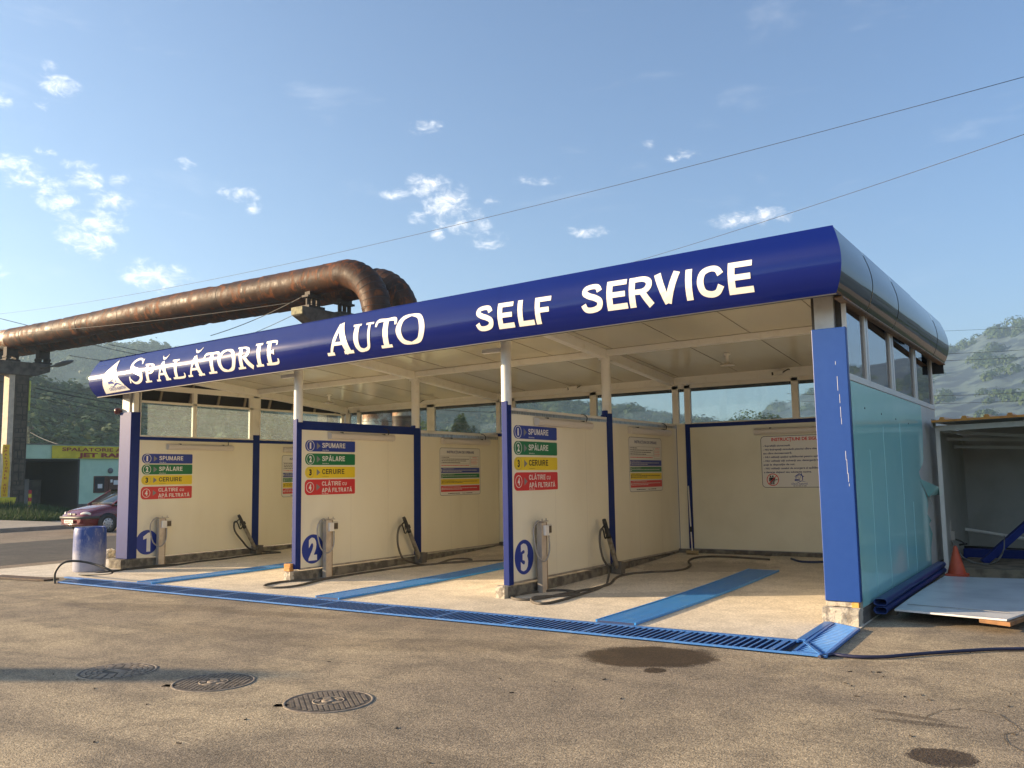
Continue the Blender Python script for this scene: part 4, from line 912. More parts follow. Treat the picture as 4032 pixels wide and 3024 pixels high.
def camera_box(p, d, label):
    p, d = Vector(p), Vector(d).normalized(); r = thing('security_camera', p, label, 'security camera', 'security cameras under the roof edge')
    s = d.cross(Vector((0, 0, 1))).normalized(); u = s.cross(d)
    m = MB(); m.obox(p, d*.09, s*.034, u*.032); m.obox(p+u*.038-d*-.01, d*.105, s*.042, u*.005); m.build('housing', K['white'], r, bevel=.006)
    m = MB(); m.obox(p+d*.092, d*.003, s*.03, u*.028); m.build('lens', K['black'], r)
    m = MB(); m.tube([p-d*.05, p-d*.10+Vector((0, .06, .02)), p-d*.11+Vector((0, .13, .05))], .014, 8); m.build('bracket', K['white'], r)
    m = MB(); m.tube(spline([p-d*.1, p-d*.18+Vector((.03, .05, .06)), p-d*.24+Vector((.0, .09, -.02)), p-d*.32+Vector((0, .11, .04))], 5), .009, 6); m.build('cable', K['black'], r)
camera_box((-2.46, 5.66, 3.43), (-.75, -.66, -.1), 'small white security camera under the back eave of the rightmost bay')
camera_box((-6.72, 5.66, 3.45), (-.75, -.66, -.1), 'small white security camera under the back eave of the middle bay')
camera_box((-10.95, 5.66, 3.40), (-.75, -.66, -.1), 'small white security camera under the back eave of the leftmost bay')
m = MB(); p = at_y(474, 1618, .0); m.smooth = True; m.lathe([(.0001, -.07), (.05, -.055), (.068, 0), (.06, .045), (.03, .06), (.0001, .062)], (-13.86, -.02, 3.06), (0, 0, 1), 16)
m.smooth = False; m.box(-13.86, -13.80, -.03, .05, 3.04, 3.08)
tag(m.build('siren', mat('dark_red_siren', (.10, .02, .02), .3)), 'small dark round alarm lamp at the top of the far left column', 'alarm lamp')

# ------------------------------------------------------------------ socket pillars
K['chan'] = mat('cream_channel_inside', (.62, .52, .40), .5, c2=(.50, .40, .30), sc=5)
K['chanb'] = mat('brown_channel_side', (.30, .19, .10), .55, .2)
def socket_pillar(Xw, y, h, label):
    r = thing('socket_pillar', (Xw+.10, y, 0), label, 'socket pillar', 'socket pillars beside the bay walls'); zf_ = 0
    m = MB(); m.box(Xw+.06, Xw+.145, y-.075, y-.066, zf_, h); m.box(Xw+.06, Xw+.068, y-.075, y+.075, zf_, h); m.build('channel', K['alu'], r, bevel=.002)
    m = MB(); m.box(Xw+.068, Xw+.140, y-.0655, y+.0655, zf_, h-.004); m.build('filling', K['chan'], r)
    m = MB(); m.box(Xw+.06, Xw+.146, y+.066, y+.076, zf_, h); m.build('edge', K['chanb'], r)
    m = MB(); m.obox((Xw+.165, y+.02, h-.115), (.022, 0, 0), (0, .05, 0), (0, 0, .072)); m.build('switch_box', K['plast'], r, bevel=.008)
    m = MB(); m.obox((Xw+.10, y+.145, h-.10), (.05, 0, 0), (0, .055, 0), (0, 0, .068)); m.build('socket_box', mat('ivory_plastic', (.62, .57, .47), .45), r, bevel=.006)
    m = MB(); m.obox((Xw+.152, y+.145, h-.105), (.003, 0, 0), (0, .044, 0), (0, 0, .05)); 
    m.build('socket_face', mat('brown_socket_face', (.09, .065, .04), .5), r)
    m = MB(); m.obox((Xw+.10, y+.05, h+.012), (.02, 0, 0), (0, .11, 0), (0, 0, .006)); m.lathe([(.007, 0), (.007, .04)], (Xw+.1, y+.02, h+.01), n=8); m.lathe([(.007, 0), (.007, .04)], (Xw+.1, y+.13, h+.01), n=8); m.build('top_bracket', K['alu'], r)
    m = MB(); m.tube(spline([(Xw+.11, y-.02, h-.01), (Xw+.11, y-.12, h+.02), (Xw+.12, y-.24, h-.08), (Xw+.14, y-.26, h-.25), (Xw+.16, y-.20, h-.46), (Xw+.18, y-.06, h-.54), (Xw+.19, y+.05, h-.42), (Xw+.18, y+.07, h-.19)], 7), .012, 8); m.build('cable', K['cable'], r)
socket_pillar(X3, .69, .99, 'metal socket pillar with cable loop beside the disc numbered 3')
socket_pillar(X2, .61, .965, 'metal socket pillar with cable loop beside the disc numbered 2')
socket_pillar(X1, .655, .925, 'metal socket pillar with cable loop beside the disc numbered 1')

# ------------------------------------------------------------------ spray lances in their floor tubes
def lance(base, top, label, n):
    b, t = Vector(base), Vector(top); d = (t-b).normalized(); s = Vector((1, 0, 0)); u = s.cross(d).normalized()   # u: towards the trigger side
    if u.y > 0: u = -u
    h = thing('lance_holder', b, 'slanted metal tube holder with concrete foot at the middle post of the wall numbered %d' % n, 'lance holder', 'lance holders')
    m = MB(); m.tube([b-d*.03, b+d*.60], .040, 14, False); m.tube([b-d*.03, b+d*.60], .033, 14, False); m.build('tube', K['steel'], h, recalc=False)
    m = MB(); m.obox(b+Vector((0, .02, .04)), (.09, 0, 0), (0, .07, 0), (0, .02, .09)); f = m.build('foot', K['concd'], h); chip(f, .012, 3)
    r = thing('spray_lance', b+d*.25, label, 'spray gun', 'pressure washer spray lances')
    m = MB(); m.tube([b+d*.25, b+d*.70], .014, 8); m.build('lance_pipe', K['steel'], r)
    g0 = b+d*.62; m = MB()
    m.tube([g0, g0+d*.05, g0+d*.06, g0+d*.27, g0+d*.33], [.040, .042, .033, .036, .030], 12)
    m.obox(g0+d*.10+u*-.045, d*.035, u*.012, s*.02); m.build('body', K['black'], r)
    m = MB(); m.tube(spline([g0+d*.24, g0+d*.245+u*.07, g0+d*.235+u*.105, g0+d*.16+u*.11, g0+d*.07+u*.12, g0+d*.045+u*.09, g0+d*.065+u*.03], 5), .013, 8); m.tube(spline([g0+d*.19+u*.03, g0+d*.15+u*.06, g0+d*.10+u*.065], 4), .010, 6); m.build('grip', K['black'], r)
    return g0+d*.24+u*.12
q3 = lance((X3+.16, 2.93, .10), (X3+.16, 2.53, .86), 'black spray lance standing in the tube at the middle post of the wall numbered 3', 3)
q2 = lance((X2+.16, 2.97, .10), (X2+.16, 2.53, .86), 'black spray lance standing in the tube at the middle post of the wall numbered 2', 2)
q1 = lance((X1+.16, 2.99, .10), (X1+.16, 2.53, .85), 'black spray lance standing in the tube at the middle post of the wall numbered 1', 1)
z4, z6, z8, zB_ = zone(1000, 1800, 2.212), zone(1900, 1950, 2.212), zone(3032, 1900, 2.212), zone(500, 1750, 3.16)
def hose(pre, pix, z, r_, m, label, n=6, lift=.02):
    pts = list(pre)+[floor_at(*z(*p), up=lift) for p in pix]; q = MB(); q.tube(spline(pts, n), r_, 8)
    tag(q.build('hose', m), label, 'hose', 'hoses on the wash bay floor')
hose([q3, q3+Vector((0, -.07, -.05)), q3+Vector((.02, -.13, -.22)), q3+Vector((.06, -.12, -.45)), q3+Vector((.12, -.04, -.64))], [(1085, 765)], z6, .019, K['greyhose'], 'short grey hose hanging in a bow from the lance of the wall numbered 3')
hose([], [(1090, 770), (1000, 815), (880, 855), (700, 910), (560, 942), (470, 940), (425, 915), (450, 890), (560, 880), (720, 872), (840, 850), (700, 828), (500, 838), (330, 862), (255, 885), (290, 905), (400, 910), (520, 895), (700, 860), (860, 830), (1000, 805), (1110, 770), (1170, 715), (1280, 685), (1450, 670), (1620, 662), (1750, 645), (1810, 610), (1795, 575), (1850, 545), (2000, 533), (2212, 540), (2500, 560)], z6, .019, K['greyhose'], 'grey hose lying in loops round the socket pillar and across the rightmost bay', 5)
hose([q2, q2+Vector((0, -.07, -.04)), q2+Vector((.02, -.14, -.2)), q2+Vector((.05, -.14, -.42)), q2+Vector((.10, -.05, -.62))], [(1430, 930), (1500, 935), (1600, 928), (1700, 895), (1800, 885), (1880, 888), (1895, 900), (1850, 905), (1700, 918), (1500, 938), (1250, 965), (1000, 1000), (750, 1040), (560, 1075), (400, 1115), (250, 1135), (120, 1135), (88, 1125), (130, 1105), (300, 1080), (560, 1065), (700, 1045)], z4, .019, K['greyhose'], 'grey hose from the lance of the wall numbered 2, ending in a flat loop', 5)
hose([], [(1640, 925), (1800, 915), (1960, 905), (2170, 899)], z4, .016, K['greyhose'], 'thin grey hose running to the back of the middle bay')
p0 = at_z(*zc(685, 925), .02)
hose([q1, q1+Vector((0, -.06, -.02)), q1+Vector((.02, -.05, -.2)), q1+Vector((.06, .12, -.42)), q1+Vector((.10, .3, -.6))], [(1740, 1335), (1850, 1340), (1900, 1345), (1700, 1360), (1450, 1390), (1200, 1425), (900, 1455), (600, 1500), (300, 1528), (0, 1555)], zB_, .019, K['rubber'], 'black hose from the spray lance of the wall numbered 1 along its plinth', 5)
hose([p0+Vector((0, 0, -.04)), p0+Vector((-.03, .02, .17)), p0+Vector((.10, .12, .33)), p0+Vector((.38, .36, .30)), p0+Vector((.75, .55, .14))], [(1000, 828), (1100, 833), (1250, 808), (1400, 788), (1700, 745), (2000, 715), (2210, 705)], zc, .019, K['rubber'], 'black hose arching out of the left end of the long front grating past the drum', 6)
hose([], [(430, 1520), (480, 1507), (550, 1497), (650, 1508), (800, 1519), (1000, 1518), (1150, 1505), (1400, 1485), (1700, 1465), (1950, 1452), (2212, 1448), (2600, 1440)], z8, .016, mat('navy_hose', (.02, .022, .06), .45), 'dark navy hose tied to the corner grating and running off to the right')
hose([], [(920, 1548), (940, 1555), (1000, 1572), (1120, 1578), (1195, 1575), (1300, 1572)], z7_, .019, mat('blue_hose', (.02, .035, .10), .5), 'dark blue hose in front of the back wall of the rightmost bay')
# broom leaning in the corner
b0, b1 = at_y(*z7_(58, 1490), 5.62), at_y(*z7_(22, 915), 5.80)
br = thing('broom', (b0.x, b0.y, .13), 'broom with pale handle leaning in the corner of the rightmost bay', 'broom')
m = MB(); m.tube([b0, b1], .013, 8); m.build('handle', K['plast'], br); m = MB(); m.tube([b0.lerp(b1, .30), b0.lerp(b1, .38)], .022, 8); m.build('grip', K['black'], br)
m = MB(); m.obox((b0.x, b0.y, .19), (.115, 0, 0), (0, .028, 0), (0, 0, .022))
m.build('head', mat('straw_broom_head', (.40, .30, .16), .8), br, bevel=.004)
m = MB()
for i in range(120):
    x, y = b0.x+rng.uniform(-.11, .11), b0.y+rng.uniform(-.025, .025); m.bar((x, y, .17), (x+rng.uniform(-.02, .02), y+rng.uniform(-.02, .02), .125), .004)
m.build('bristles', mat('straw_bristle', (.36, .27, .14), .9), br)
m = MB(); p = floor_at(*z7_(710, 1522)); m.obox((p.x, p.y, p.z+.035), (.09, .01, 0), (-.01, .05, 0), (.01, 0, .03)); 
tag(chip(m.build('brick', K['concd']), .008, 3), 'dark broken brick lying at the foot of the back wall', 'brick')
m = MB(); p = at_z(*z4(2160, 770), .12); m.lathe([(.0001, -.06), (.04, -.05), (.055, 0), (.04, .05), (.0001, .06)], (p.x, p.y, .2), n=12)
tag(m.build('hose_reel', mat('red_plastic', (.5, .05, .03), .4)), 'small red plug on the floor behind the front post of the wall numbered 3', 'plug')

# blue drum -------------------------------------------------------------
zd = zone(0, 2000, 3.16); dl, dr = at_z(*zd(945, 812)), at_z(*zd(1335, 790)); dc = (dl+dr)/2; dc = Vector((-13.66, -.62, 0)); R_ = .285
K['drum'] = None
m_ = bpy.data.materials.new('worn_blue_drum_plastic'); m_.use_nodes = True; t = NT(m_.node_tree); b_ = m_.node_tree.nodes['Principled BSDF']; co = t.n('ShaderNodeTexCoord').outputs['Object']
sp = t.n('ShaderNodeSeparateXYZ', {0: co}); nz = t.noise(co, 4, 8, .7); n2 = t.noise(t.map(co, sc=(1, 1, .4)), 13, 6, .7)
low = t.ramp(t.math('ADD', sp.outputs[2], t.math('MULTIPLY', t.math('SUBTRACT', nz, .5), -.9)), .10, .70, 1, 0)
scr = t.ramp(n2, .50, .66); side = t.ramp(t.math('ADD', sp.outputs[0], t.math('MULTIPLY', nz, .25)), -13.82, -13.58, 1, 0)
wf_ = t.math('MAXIMUM', t.math('MULTIPLY', low, .62), t.math('MAXIMUM', t.math('MULTIPLY', scr, .40), t.math('MULTIPLY', side, .7)))
drt = t.ramp(t.noise(t.map(co, (2, 1, 0)), 7, 7, .7), .62, .70, 0, .75)
m_.node_tree.links.new(t.mix(drt, t.mix(wf_, (.02, .06, .27), (.50, .49, .50)), (.05, .045, .045)), b_.inputs['Base Color']); b_.inputs['Roughness'].default_value = .45
dr_ = thing('drum', dc, 'worn blue plastic drum standing by the far left column', 'drum')
m = MB(); m.lathe([(.0001, 0), (R_*.92, 0), (R_*.96, .02), (R_*.985, .05), (R_, .2), (R_*1.012, .42), (R_, .64), (R_*.985, .78), (R_*.95, .815), (R_*.90, .83), (R_*.87, .825), (R_*.85, .80), (.0001, .80)], dc, n=48); m.build('shell', m_, dr_)
m = MB()
for a in (.6, 3.4): m.lathe([(.035, .80), (.035, .822), (.0001, .822)], dc+Vector((math.cos(a)*.17, math.sin(a)*.17, 0)), n=14)
m.build('bung', K['black'], dr_)
p = at_z(*zd(1400, 600)); m = MB(); m.obox((p.x+.3, p.y-.3, .07), (.10, .02, 0), (-.02, .09, 0), (.02, .02, .10)); tag(chip(m.build('stone', K['concl']), .05, 3), 'pale rubble stone on the yard edge behind the far left column', 'stone')

# ------------------------------------------------------------------ shed on the right with its clutter
sh = thing('shed', (1.4, 5.6, 0), 'open white-framed shed with orange corrugated roof right of the car wash', 'shed')
YF = 5.45
P = lambda x, y, yy=YF: at_y(*zone(3032, 1100, 2.212)(x, y), yy)
K['shedin'] = mat('grey_shed_panel', (.42, .41, .37), .5, c2=(.36, .35, .31), sc=2); K['sheddk'] = mat('shed_underside', (.30, .29, .26), .6)
K['orange'] = mat('orange_corrugated_sheet', (.60, .27, .05), .5, c2=(.45, .18, .035), sc=5)
a, b = P(1440, 1300), P(2600, 1250); zt1, zt2 = a.z, b.z
m = MB(); m.box(a.x-.004, a.x+.058, YF, YF+.07, .0, zt1+.02); m.bar((a.x, YF+.03, zt1), (a.x+4.5, YF+.03, zt1+.10), .075, .085); m.build('frame', K['white'], sh, bevel=.004)
rl, = (P(1405, 1232, YF-.35),); m = MB()
rows = []
for j in range(2):
    row = []
    for i in range(26):
        for u, h_ in ((.0, .0), (.36, .0), (.42, .042), (.58, .042), (.64, .0)): x = rl.x+(i+u)*.31; row.append((x, YF-.38+j*4.6, rl.z+.005+h_+(x-rl.x)*.022+j*.10))
    rows.append(row)
m.grid(rows, False); m.grid([rows[0], [(p[0], p[1], rl.z-.03+(p[0]-rl.x)*.022) for p in rows[0]]], False)
m.build('roof', K['orange'], sh)
m = MB(); m.add([(rl.x, YF-.36, rl.z-.03), (rl.x+8, YF-.36, rl.z+.14), (rl.x+8, YF+4.2, rl.z+.24), (rl.x, YF+4.2, rl.z+.06)], [(0, 1, 2, 3)])
m.box(rl.x, rl.x+.012, YF-.37, YF, rl.z-.10, rl.z+.03); m.build('eave_lining', K['sheddk'], sh)
YR = 8.4; m = MB(); m.box(a.x, a.x+7, YR, YR+.06, 0, zt1+.22); m.box(a.x+.0, a.x+.05, YF+.08, YR, 0, zt1-.02); m.build('wall', K['shedin'], sh)
m = MB(); c0 = at_y(*zone(3432, 1900, 3.6867)(1230, 0), YR); c1 = at_y(*zone(3500, 1150, 1.9515)(500, 1220), YR)
m.box(c0.x-.03, c0.x+.05, YR-.05, YR-.002, .15, c1.z); m.build('corner_post', K['white'], sh)
m = MB()
for (x0, y0, x1, y1) in ((385, 1070, 1038, 1105), (440, 1130, 1038, 1085+50), (500, 1190, 1038, 1195)):
    pa = at_y(*zone(3500, 1150, 1.9515)(x0, y0), YF+.4+.9*((y0-1070)/120)); pb = at_y(*zone(3500, 1150, 1.9515)(x1, y1), YF+.8+.9*((y0-1070)/120)); m.bar(pa, pb, .06, .05)
m.build('roof_beam', K['shedin'], sh)
m = MB(); m.box(.26, 7, 5.15, YR, -.05, .135); chip(m.build('plinth', mat('brown_floor_slab', (.24, .20, .14), .9, c2=(.13, .105, .075), sc=5, bump=.3), sh), .006, 6)
zi = zone(3432, 1900, 3.6867)
pipe = lambda pts, yy, r_: [at_y(*zi(*p), yy) for p in pts]
r = thing('water_pipe', (.8, 7.9, 0), 'white plastic water pipe bent along the back of the shed', 'pipe')
m = MB(); m.tube(pipe([(1265, 1140), (1240, 680), (1250, 660), (1300, 668), (1700, 730), (2212, 815), (2600, 875)], 7.9, 0), .030, 10); m.build('tube', K['white'], r)
m = MB(); m.tube(pipe([(1240, 690), (1242, 720)], 7.9, 0), .04, 10); m.tube(pipe([(1290, 668), (1320, 672)], 7.9, 0), .04, 10); m.tube(pipe([(1255, 790), (1260, 830)], 7.9, 0), .045, 10); m.build('fitting', K['plast'], r)
m = MB(); m.tube(pipe([(1280, 930), (1700, 950), (2212, 975), (2700, 995)], 7.6, 0), .022, 8); m.tube(pipe([(1280, 945), (1700, 972), (2212, 1000), (2700, 1025)], 7.58, 0), .012, 8)
tag(m.build('water_pipe', K['black']), 'pair of black pipes clipped along the bottom of the shed wall', 'pipe')
pA, pB = at_y(*zi(1330, 1080), 7.2), at_y(*zi(2700, 1130), 7.2); m = MB(); m.prism([(pA.x, 7.1, pA.z-.14), (pA.x+3.4, 7.1, pA.z-.2), (pA.x+3.4, 7.1, pA.z+.12), (pA.x+.02, 7.1, pA.z+.16)], (0, .12, 0))
tag(m.build('beam', K['navy'], bevel=.02), 'dark blue steel beam lying along the back of the shed floor', 'beam')
pA, pB = at_y(*zi(1900, 1205), 6.6), at_y(*zi(2700, 1225), 6.6); m = MB(); m.bar(pA, pB, .10, .12); tag(m.build('beam', K['navy'], bevel=.01), 'short dark blue beam end lying on the shed floor in front', 'beam')
pA, pB = at_y(*zi(1620, 1165), 6.2), at_y(*zi(2560, 330), 6.6); m = MB(); m.bar(pA, pB, .11, .11); tag(m.build('blue_strut', K['navy'], bevel=.008), 'dark blue square strut leaning diagonally inside the shed', 'strut')
m = MB()
for s, sd in ((.0, 1), (.05, 2), (-.04, 3), (.09, 4)):
    rr = random.Random(sd); pts = [at_y(*zi(x, y+rr.uniform(-14, 14)), 5.9+rr.uniform(-.15, .2)) for x, y in ((1150, 850), (1250, 960), (1320, 1080), (1450, 1150), (1600, 1190), (1750, 1170), (1860, 1090), (1920, 960), (1925, 780))]
    m.tube(spline(pts, 5), .009, 6)
m.tube(spline([at_y(*zi(x, y), 6.0) for x, y in ((1290, 1190), (1500, 1185), (1700, 1205), (1850, 1180), (1600, 1215), (1300, 1215))], 5), .010, 6)
tag(m.build('cable_bundle', mat('dusty_cables', (.20, .19, .17), .6)), 'tangle of grey cables hanging in the shed behind the cone', 'cables')
m = MB(); m.tube(spline([at_y(*zi(x, y), 6.3) for x, y in ((1140, 860), (1200, 825), (1290, 850), (1340, 890), (1270, 905), (1390, 890))], 5), .014, 6)
tag(m.build('cable_bundle', K['black']), 'knot of black cable on the post above the orange cone', 'cables')
m = MB(); pA, pB = at_y(*zi(1155, 930), 6.0), at_y(*zi(1140, 560), 6.05); m.bar(pA, pB, .09, .03); pC = at_y(*zi(1155, 705), 5.98); m.obox(pC+Vector((0, 0, -.07)), (.05, 0, 0), (0, .02, 0), (0, 0, .075))
tag(m.build('post_stub', mat('pale_plank', (.40, .37, .32), .7)), 'pale upright plank stub standing behind the orange cone', 'plank')
# cone
cc = Vector((.375, 4.62, .0)); r = thing('traffic_cone', cc, 'plain faded orange traffic cone behind the white sheet', 'traffic cone')
K['cone'] = mat('faded_orange_plastic', (.60, .085, .025), .5, c2=(.48, .06, .02), sc=6)
m = MB(); m.lathe([(.135, .10), (.125, .12), (.025, .50), (.018, .515), (.0001, .515)], cc, n=28); m.build('cone', K['cone'], r); m = MB(); m.box(cc.x-.15, cc.x+.15, cc.y-.15, cc.y+.15, .05, .11); m.build('base', K['cone'], r, bevel=.015)
cb = MB(); cb.box(.20, .55, 4.44, 4.80, 0, .05); tag(cb.build('slab', K['concd'], bevel=.01), 'flat concrete slab under the orange cone', 'slab')
# white sheet leaning on timbers
ws = thing('sheet_panel', (.9, 2, 0), 'dusty white sheet panel lying on brown boards beside the turquoise wall', 'sheet panel')
zj = zone(3432, 2150, 3.6867)
c00, c10, c11, c01 = at_z(*zj(330, 917), .13), at_z(*zj(1960, 1064), .15), Vector((2.25, 3.9, .15)), at_z(*zj(1060, 425), .12)
rows = []
for j in range(9):
    row = []
    for i in range(9):
        u, v = i/8, j/8; p = c00.lerp(c10, u).lerp(c01.lerp(c11, u), v); p.z += .012*math.sin(u*5+1)*math.sin(v*4); row.append(p)
    rows.append(row)
m = MB(); m.grid(rows); m.grid([[p+Vector((0, 0, -.018)) for p in r_] for r_ in rows])
for i in range(8): m.add([rows[0][i], rows[0][i+1], rows[0][i+1]-Vector((0, 0, .018)), rows[0][i]-Vector((0, 0, .018))], [(0, 1, 2, 3)])
for j in range(8): m.add([rows[j][8], rows[j+1][8], rows[j+1][8]-Vector((0, 0, .018)), rows[j][8]-Vector((0, 0, .018))], [(0, 1, 2, 3)])
m.build('sheet', mat('dusty_white_sheet', (.66, .68, .70), .28, c2=(.50, .52, .55), sc=1.6, lo=.4, hi=.7), ws)
e0, e1 = at_z(*zj(520, 850), .137), at_z(*zj(2010, 972), .155); m = MB(); m.bar(e0+Vector((0, 0, .004)), e1+Vector((0, 0, .004)), .010, .006); m.build('fold_line', K['sgrey'], ws)
m = MB(); d_ = Vector((.02, -.02, -.035)); m.add([c10+Vector((-.25, .03, -.02)), c10+Vector((.03, -.03, -.025)), c11+Vector((.05, 0, -.03)), c11+Vector((-.3, 0, -.03)), c10+Vector((-.25, .03, -.055)), c10+Vector((.03, -.03, -.065)), c11+Vector((.05, 0, -.06)), c11+Vector((-.3, 0, -.06))], [(0, 1, 2, 3), (4, 5, 6, 7), (0, 1, 5, 4), (1, 2, 6, 5), (2, 3, 7, 6), (3, 0, 4, 7)])
m.build('board', mat('brown_board', (.33, .16, .06), .7, c2=(.2, .10, .04), sc=8), ws)
for y in (1.1, 2.6): m = MB(); m.box(.35, 1.75, y, y+.09, 0, .085); m.build('batten', mat('dark_batten', (.12, .08, .05), .8), ws)
# two blue downpipes, stacked
K['dpipe'] = mat('blue_downpipe', (.012, .04, .19), .4, c2=(.016, .048, .21), sc=4)
def downpipe(z, x, y0, y1, label):
    m = MB(); k = 10; prof = []
    for sgn in (1, -1):
        for i in range(k+1): a_ = math.pi*(i/k)-math.pi/2; prof.append((sgn*(.035+.038*math.cos(a_)), sgn*.038*math.sin(a_)))
    n = len(prof)
    for s_ in (1.0, .88): m.smooth = True; vs = [(x+u*s_, y, z+v*s_) for y in (y0, y1) for u, v in prof]; m.add(vs, [(i, (i+1) % n, n+(i+1) % n, n+i) for i in range(n)])
    m.smooth = False; b = 0; m.f += [[i, (i+1) % n, 2*n+(i+1) % n, 2*n+i] for i in range(n)]; m.m += [0]*n; m.sm += [False]*n
    tag(m.build('downpipe', K['dpipe'], recalc=False), label, 'pipe', 'blue downpipes beside the wall')
pn = at_x(*zj(215, 895), .10); 
downpipe(.115, .115, .40, 5.0, 'lower of two dark blue flattened downpipes beside the turquoise wall')
downpipe(.195, .105, .46, 5.05, 'upper of two dark blue flattened downpipes beside the turquoise wall')
for y in (.9, 4.2):
    m = MB(); m.box(.05, .19, y, y+.09, 0, .075); tag(m.build('timber_batten', mat('grey_batten', (.2, .17, .13), .85)), 'timber batten carrying the blue downpipes, %s end' % ('near' if y < 2 else 'far'), 'batten')

q = MB(); rr = random.Random(21)
for k in range(34):
    p = at_z(rr.uniform(100, 4000), rr.uniform(2560, 3010)) if k > 8 else at_z(*zk(*((390, 122), (615, 122), (700, 128), (345, 245), (405, 270), (465, 382), (1135, 366), (1222, 418), (690, 128))[k]))
    a = rr.uniform(0, 3.1); l = rr.uniform(.004, .02) if k > 8 else .018; u = Vector((math.cos(a)*l, math.sin(a)*l, 0)); v = Vector((-math.sin(a), math.cos(a), 0))*rr.uniform(.002, .005)
    q.obox(p+Vector((0, 0, .004)), u, v, (0, 0, .003))
tag(q.build('litter', mat('dry_twig_litter', (.05, .04, .03), .9)), kind='stuff')
for pts_, w_ in (([(-7.5, -5.2), (-6.9, -4.7), (-6.6, -4.1), (-5.8, -3.9), (-5.1, -3.3)], .003), ([(-.6, -7.2), (-.2, -6.5), (.4, -6.2), (.7, -5.5)], .0025), ([(-11.5, -3.4), (-9.9, -3.1), (-8.6, -3.3), (-7.4, -2.9)], .004)):
    tag(crackline([(a, b, 0) for a, b in pts_], w_).build('pavement_crack', bpy.data.materials['crack_dirt']), kind='structure')
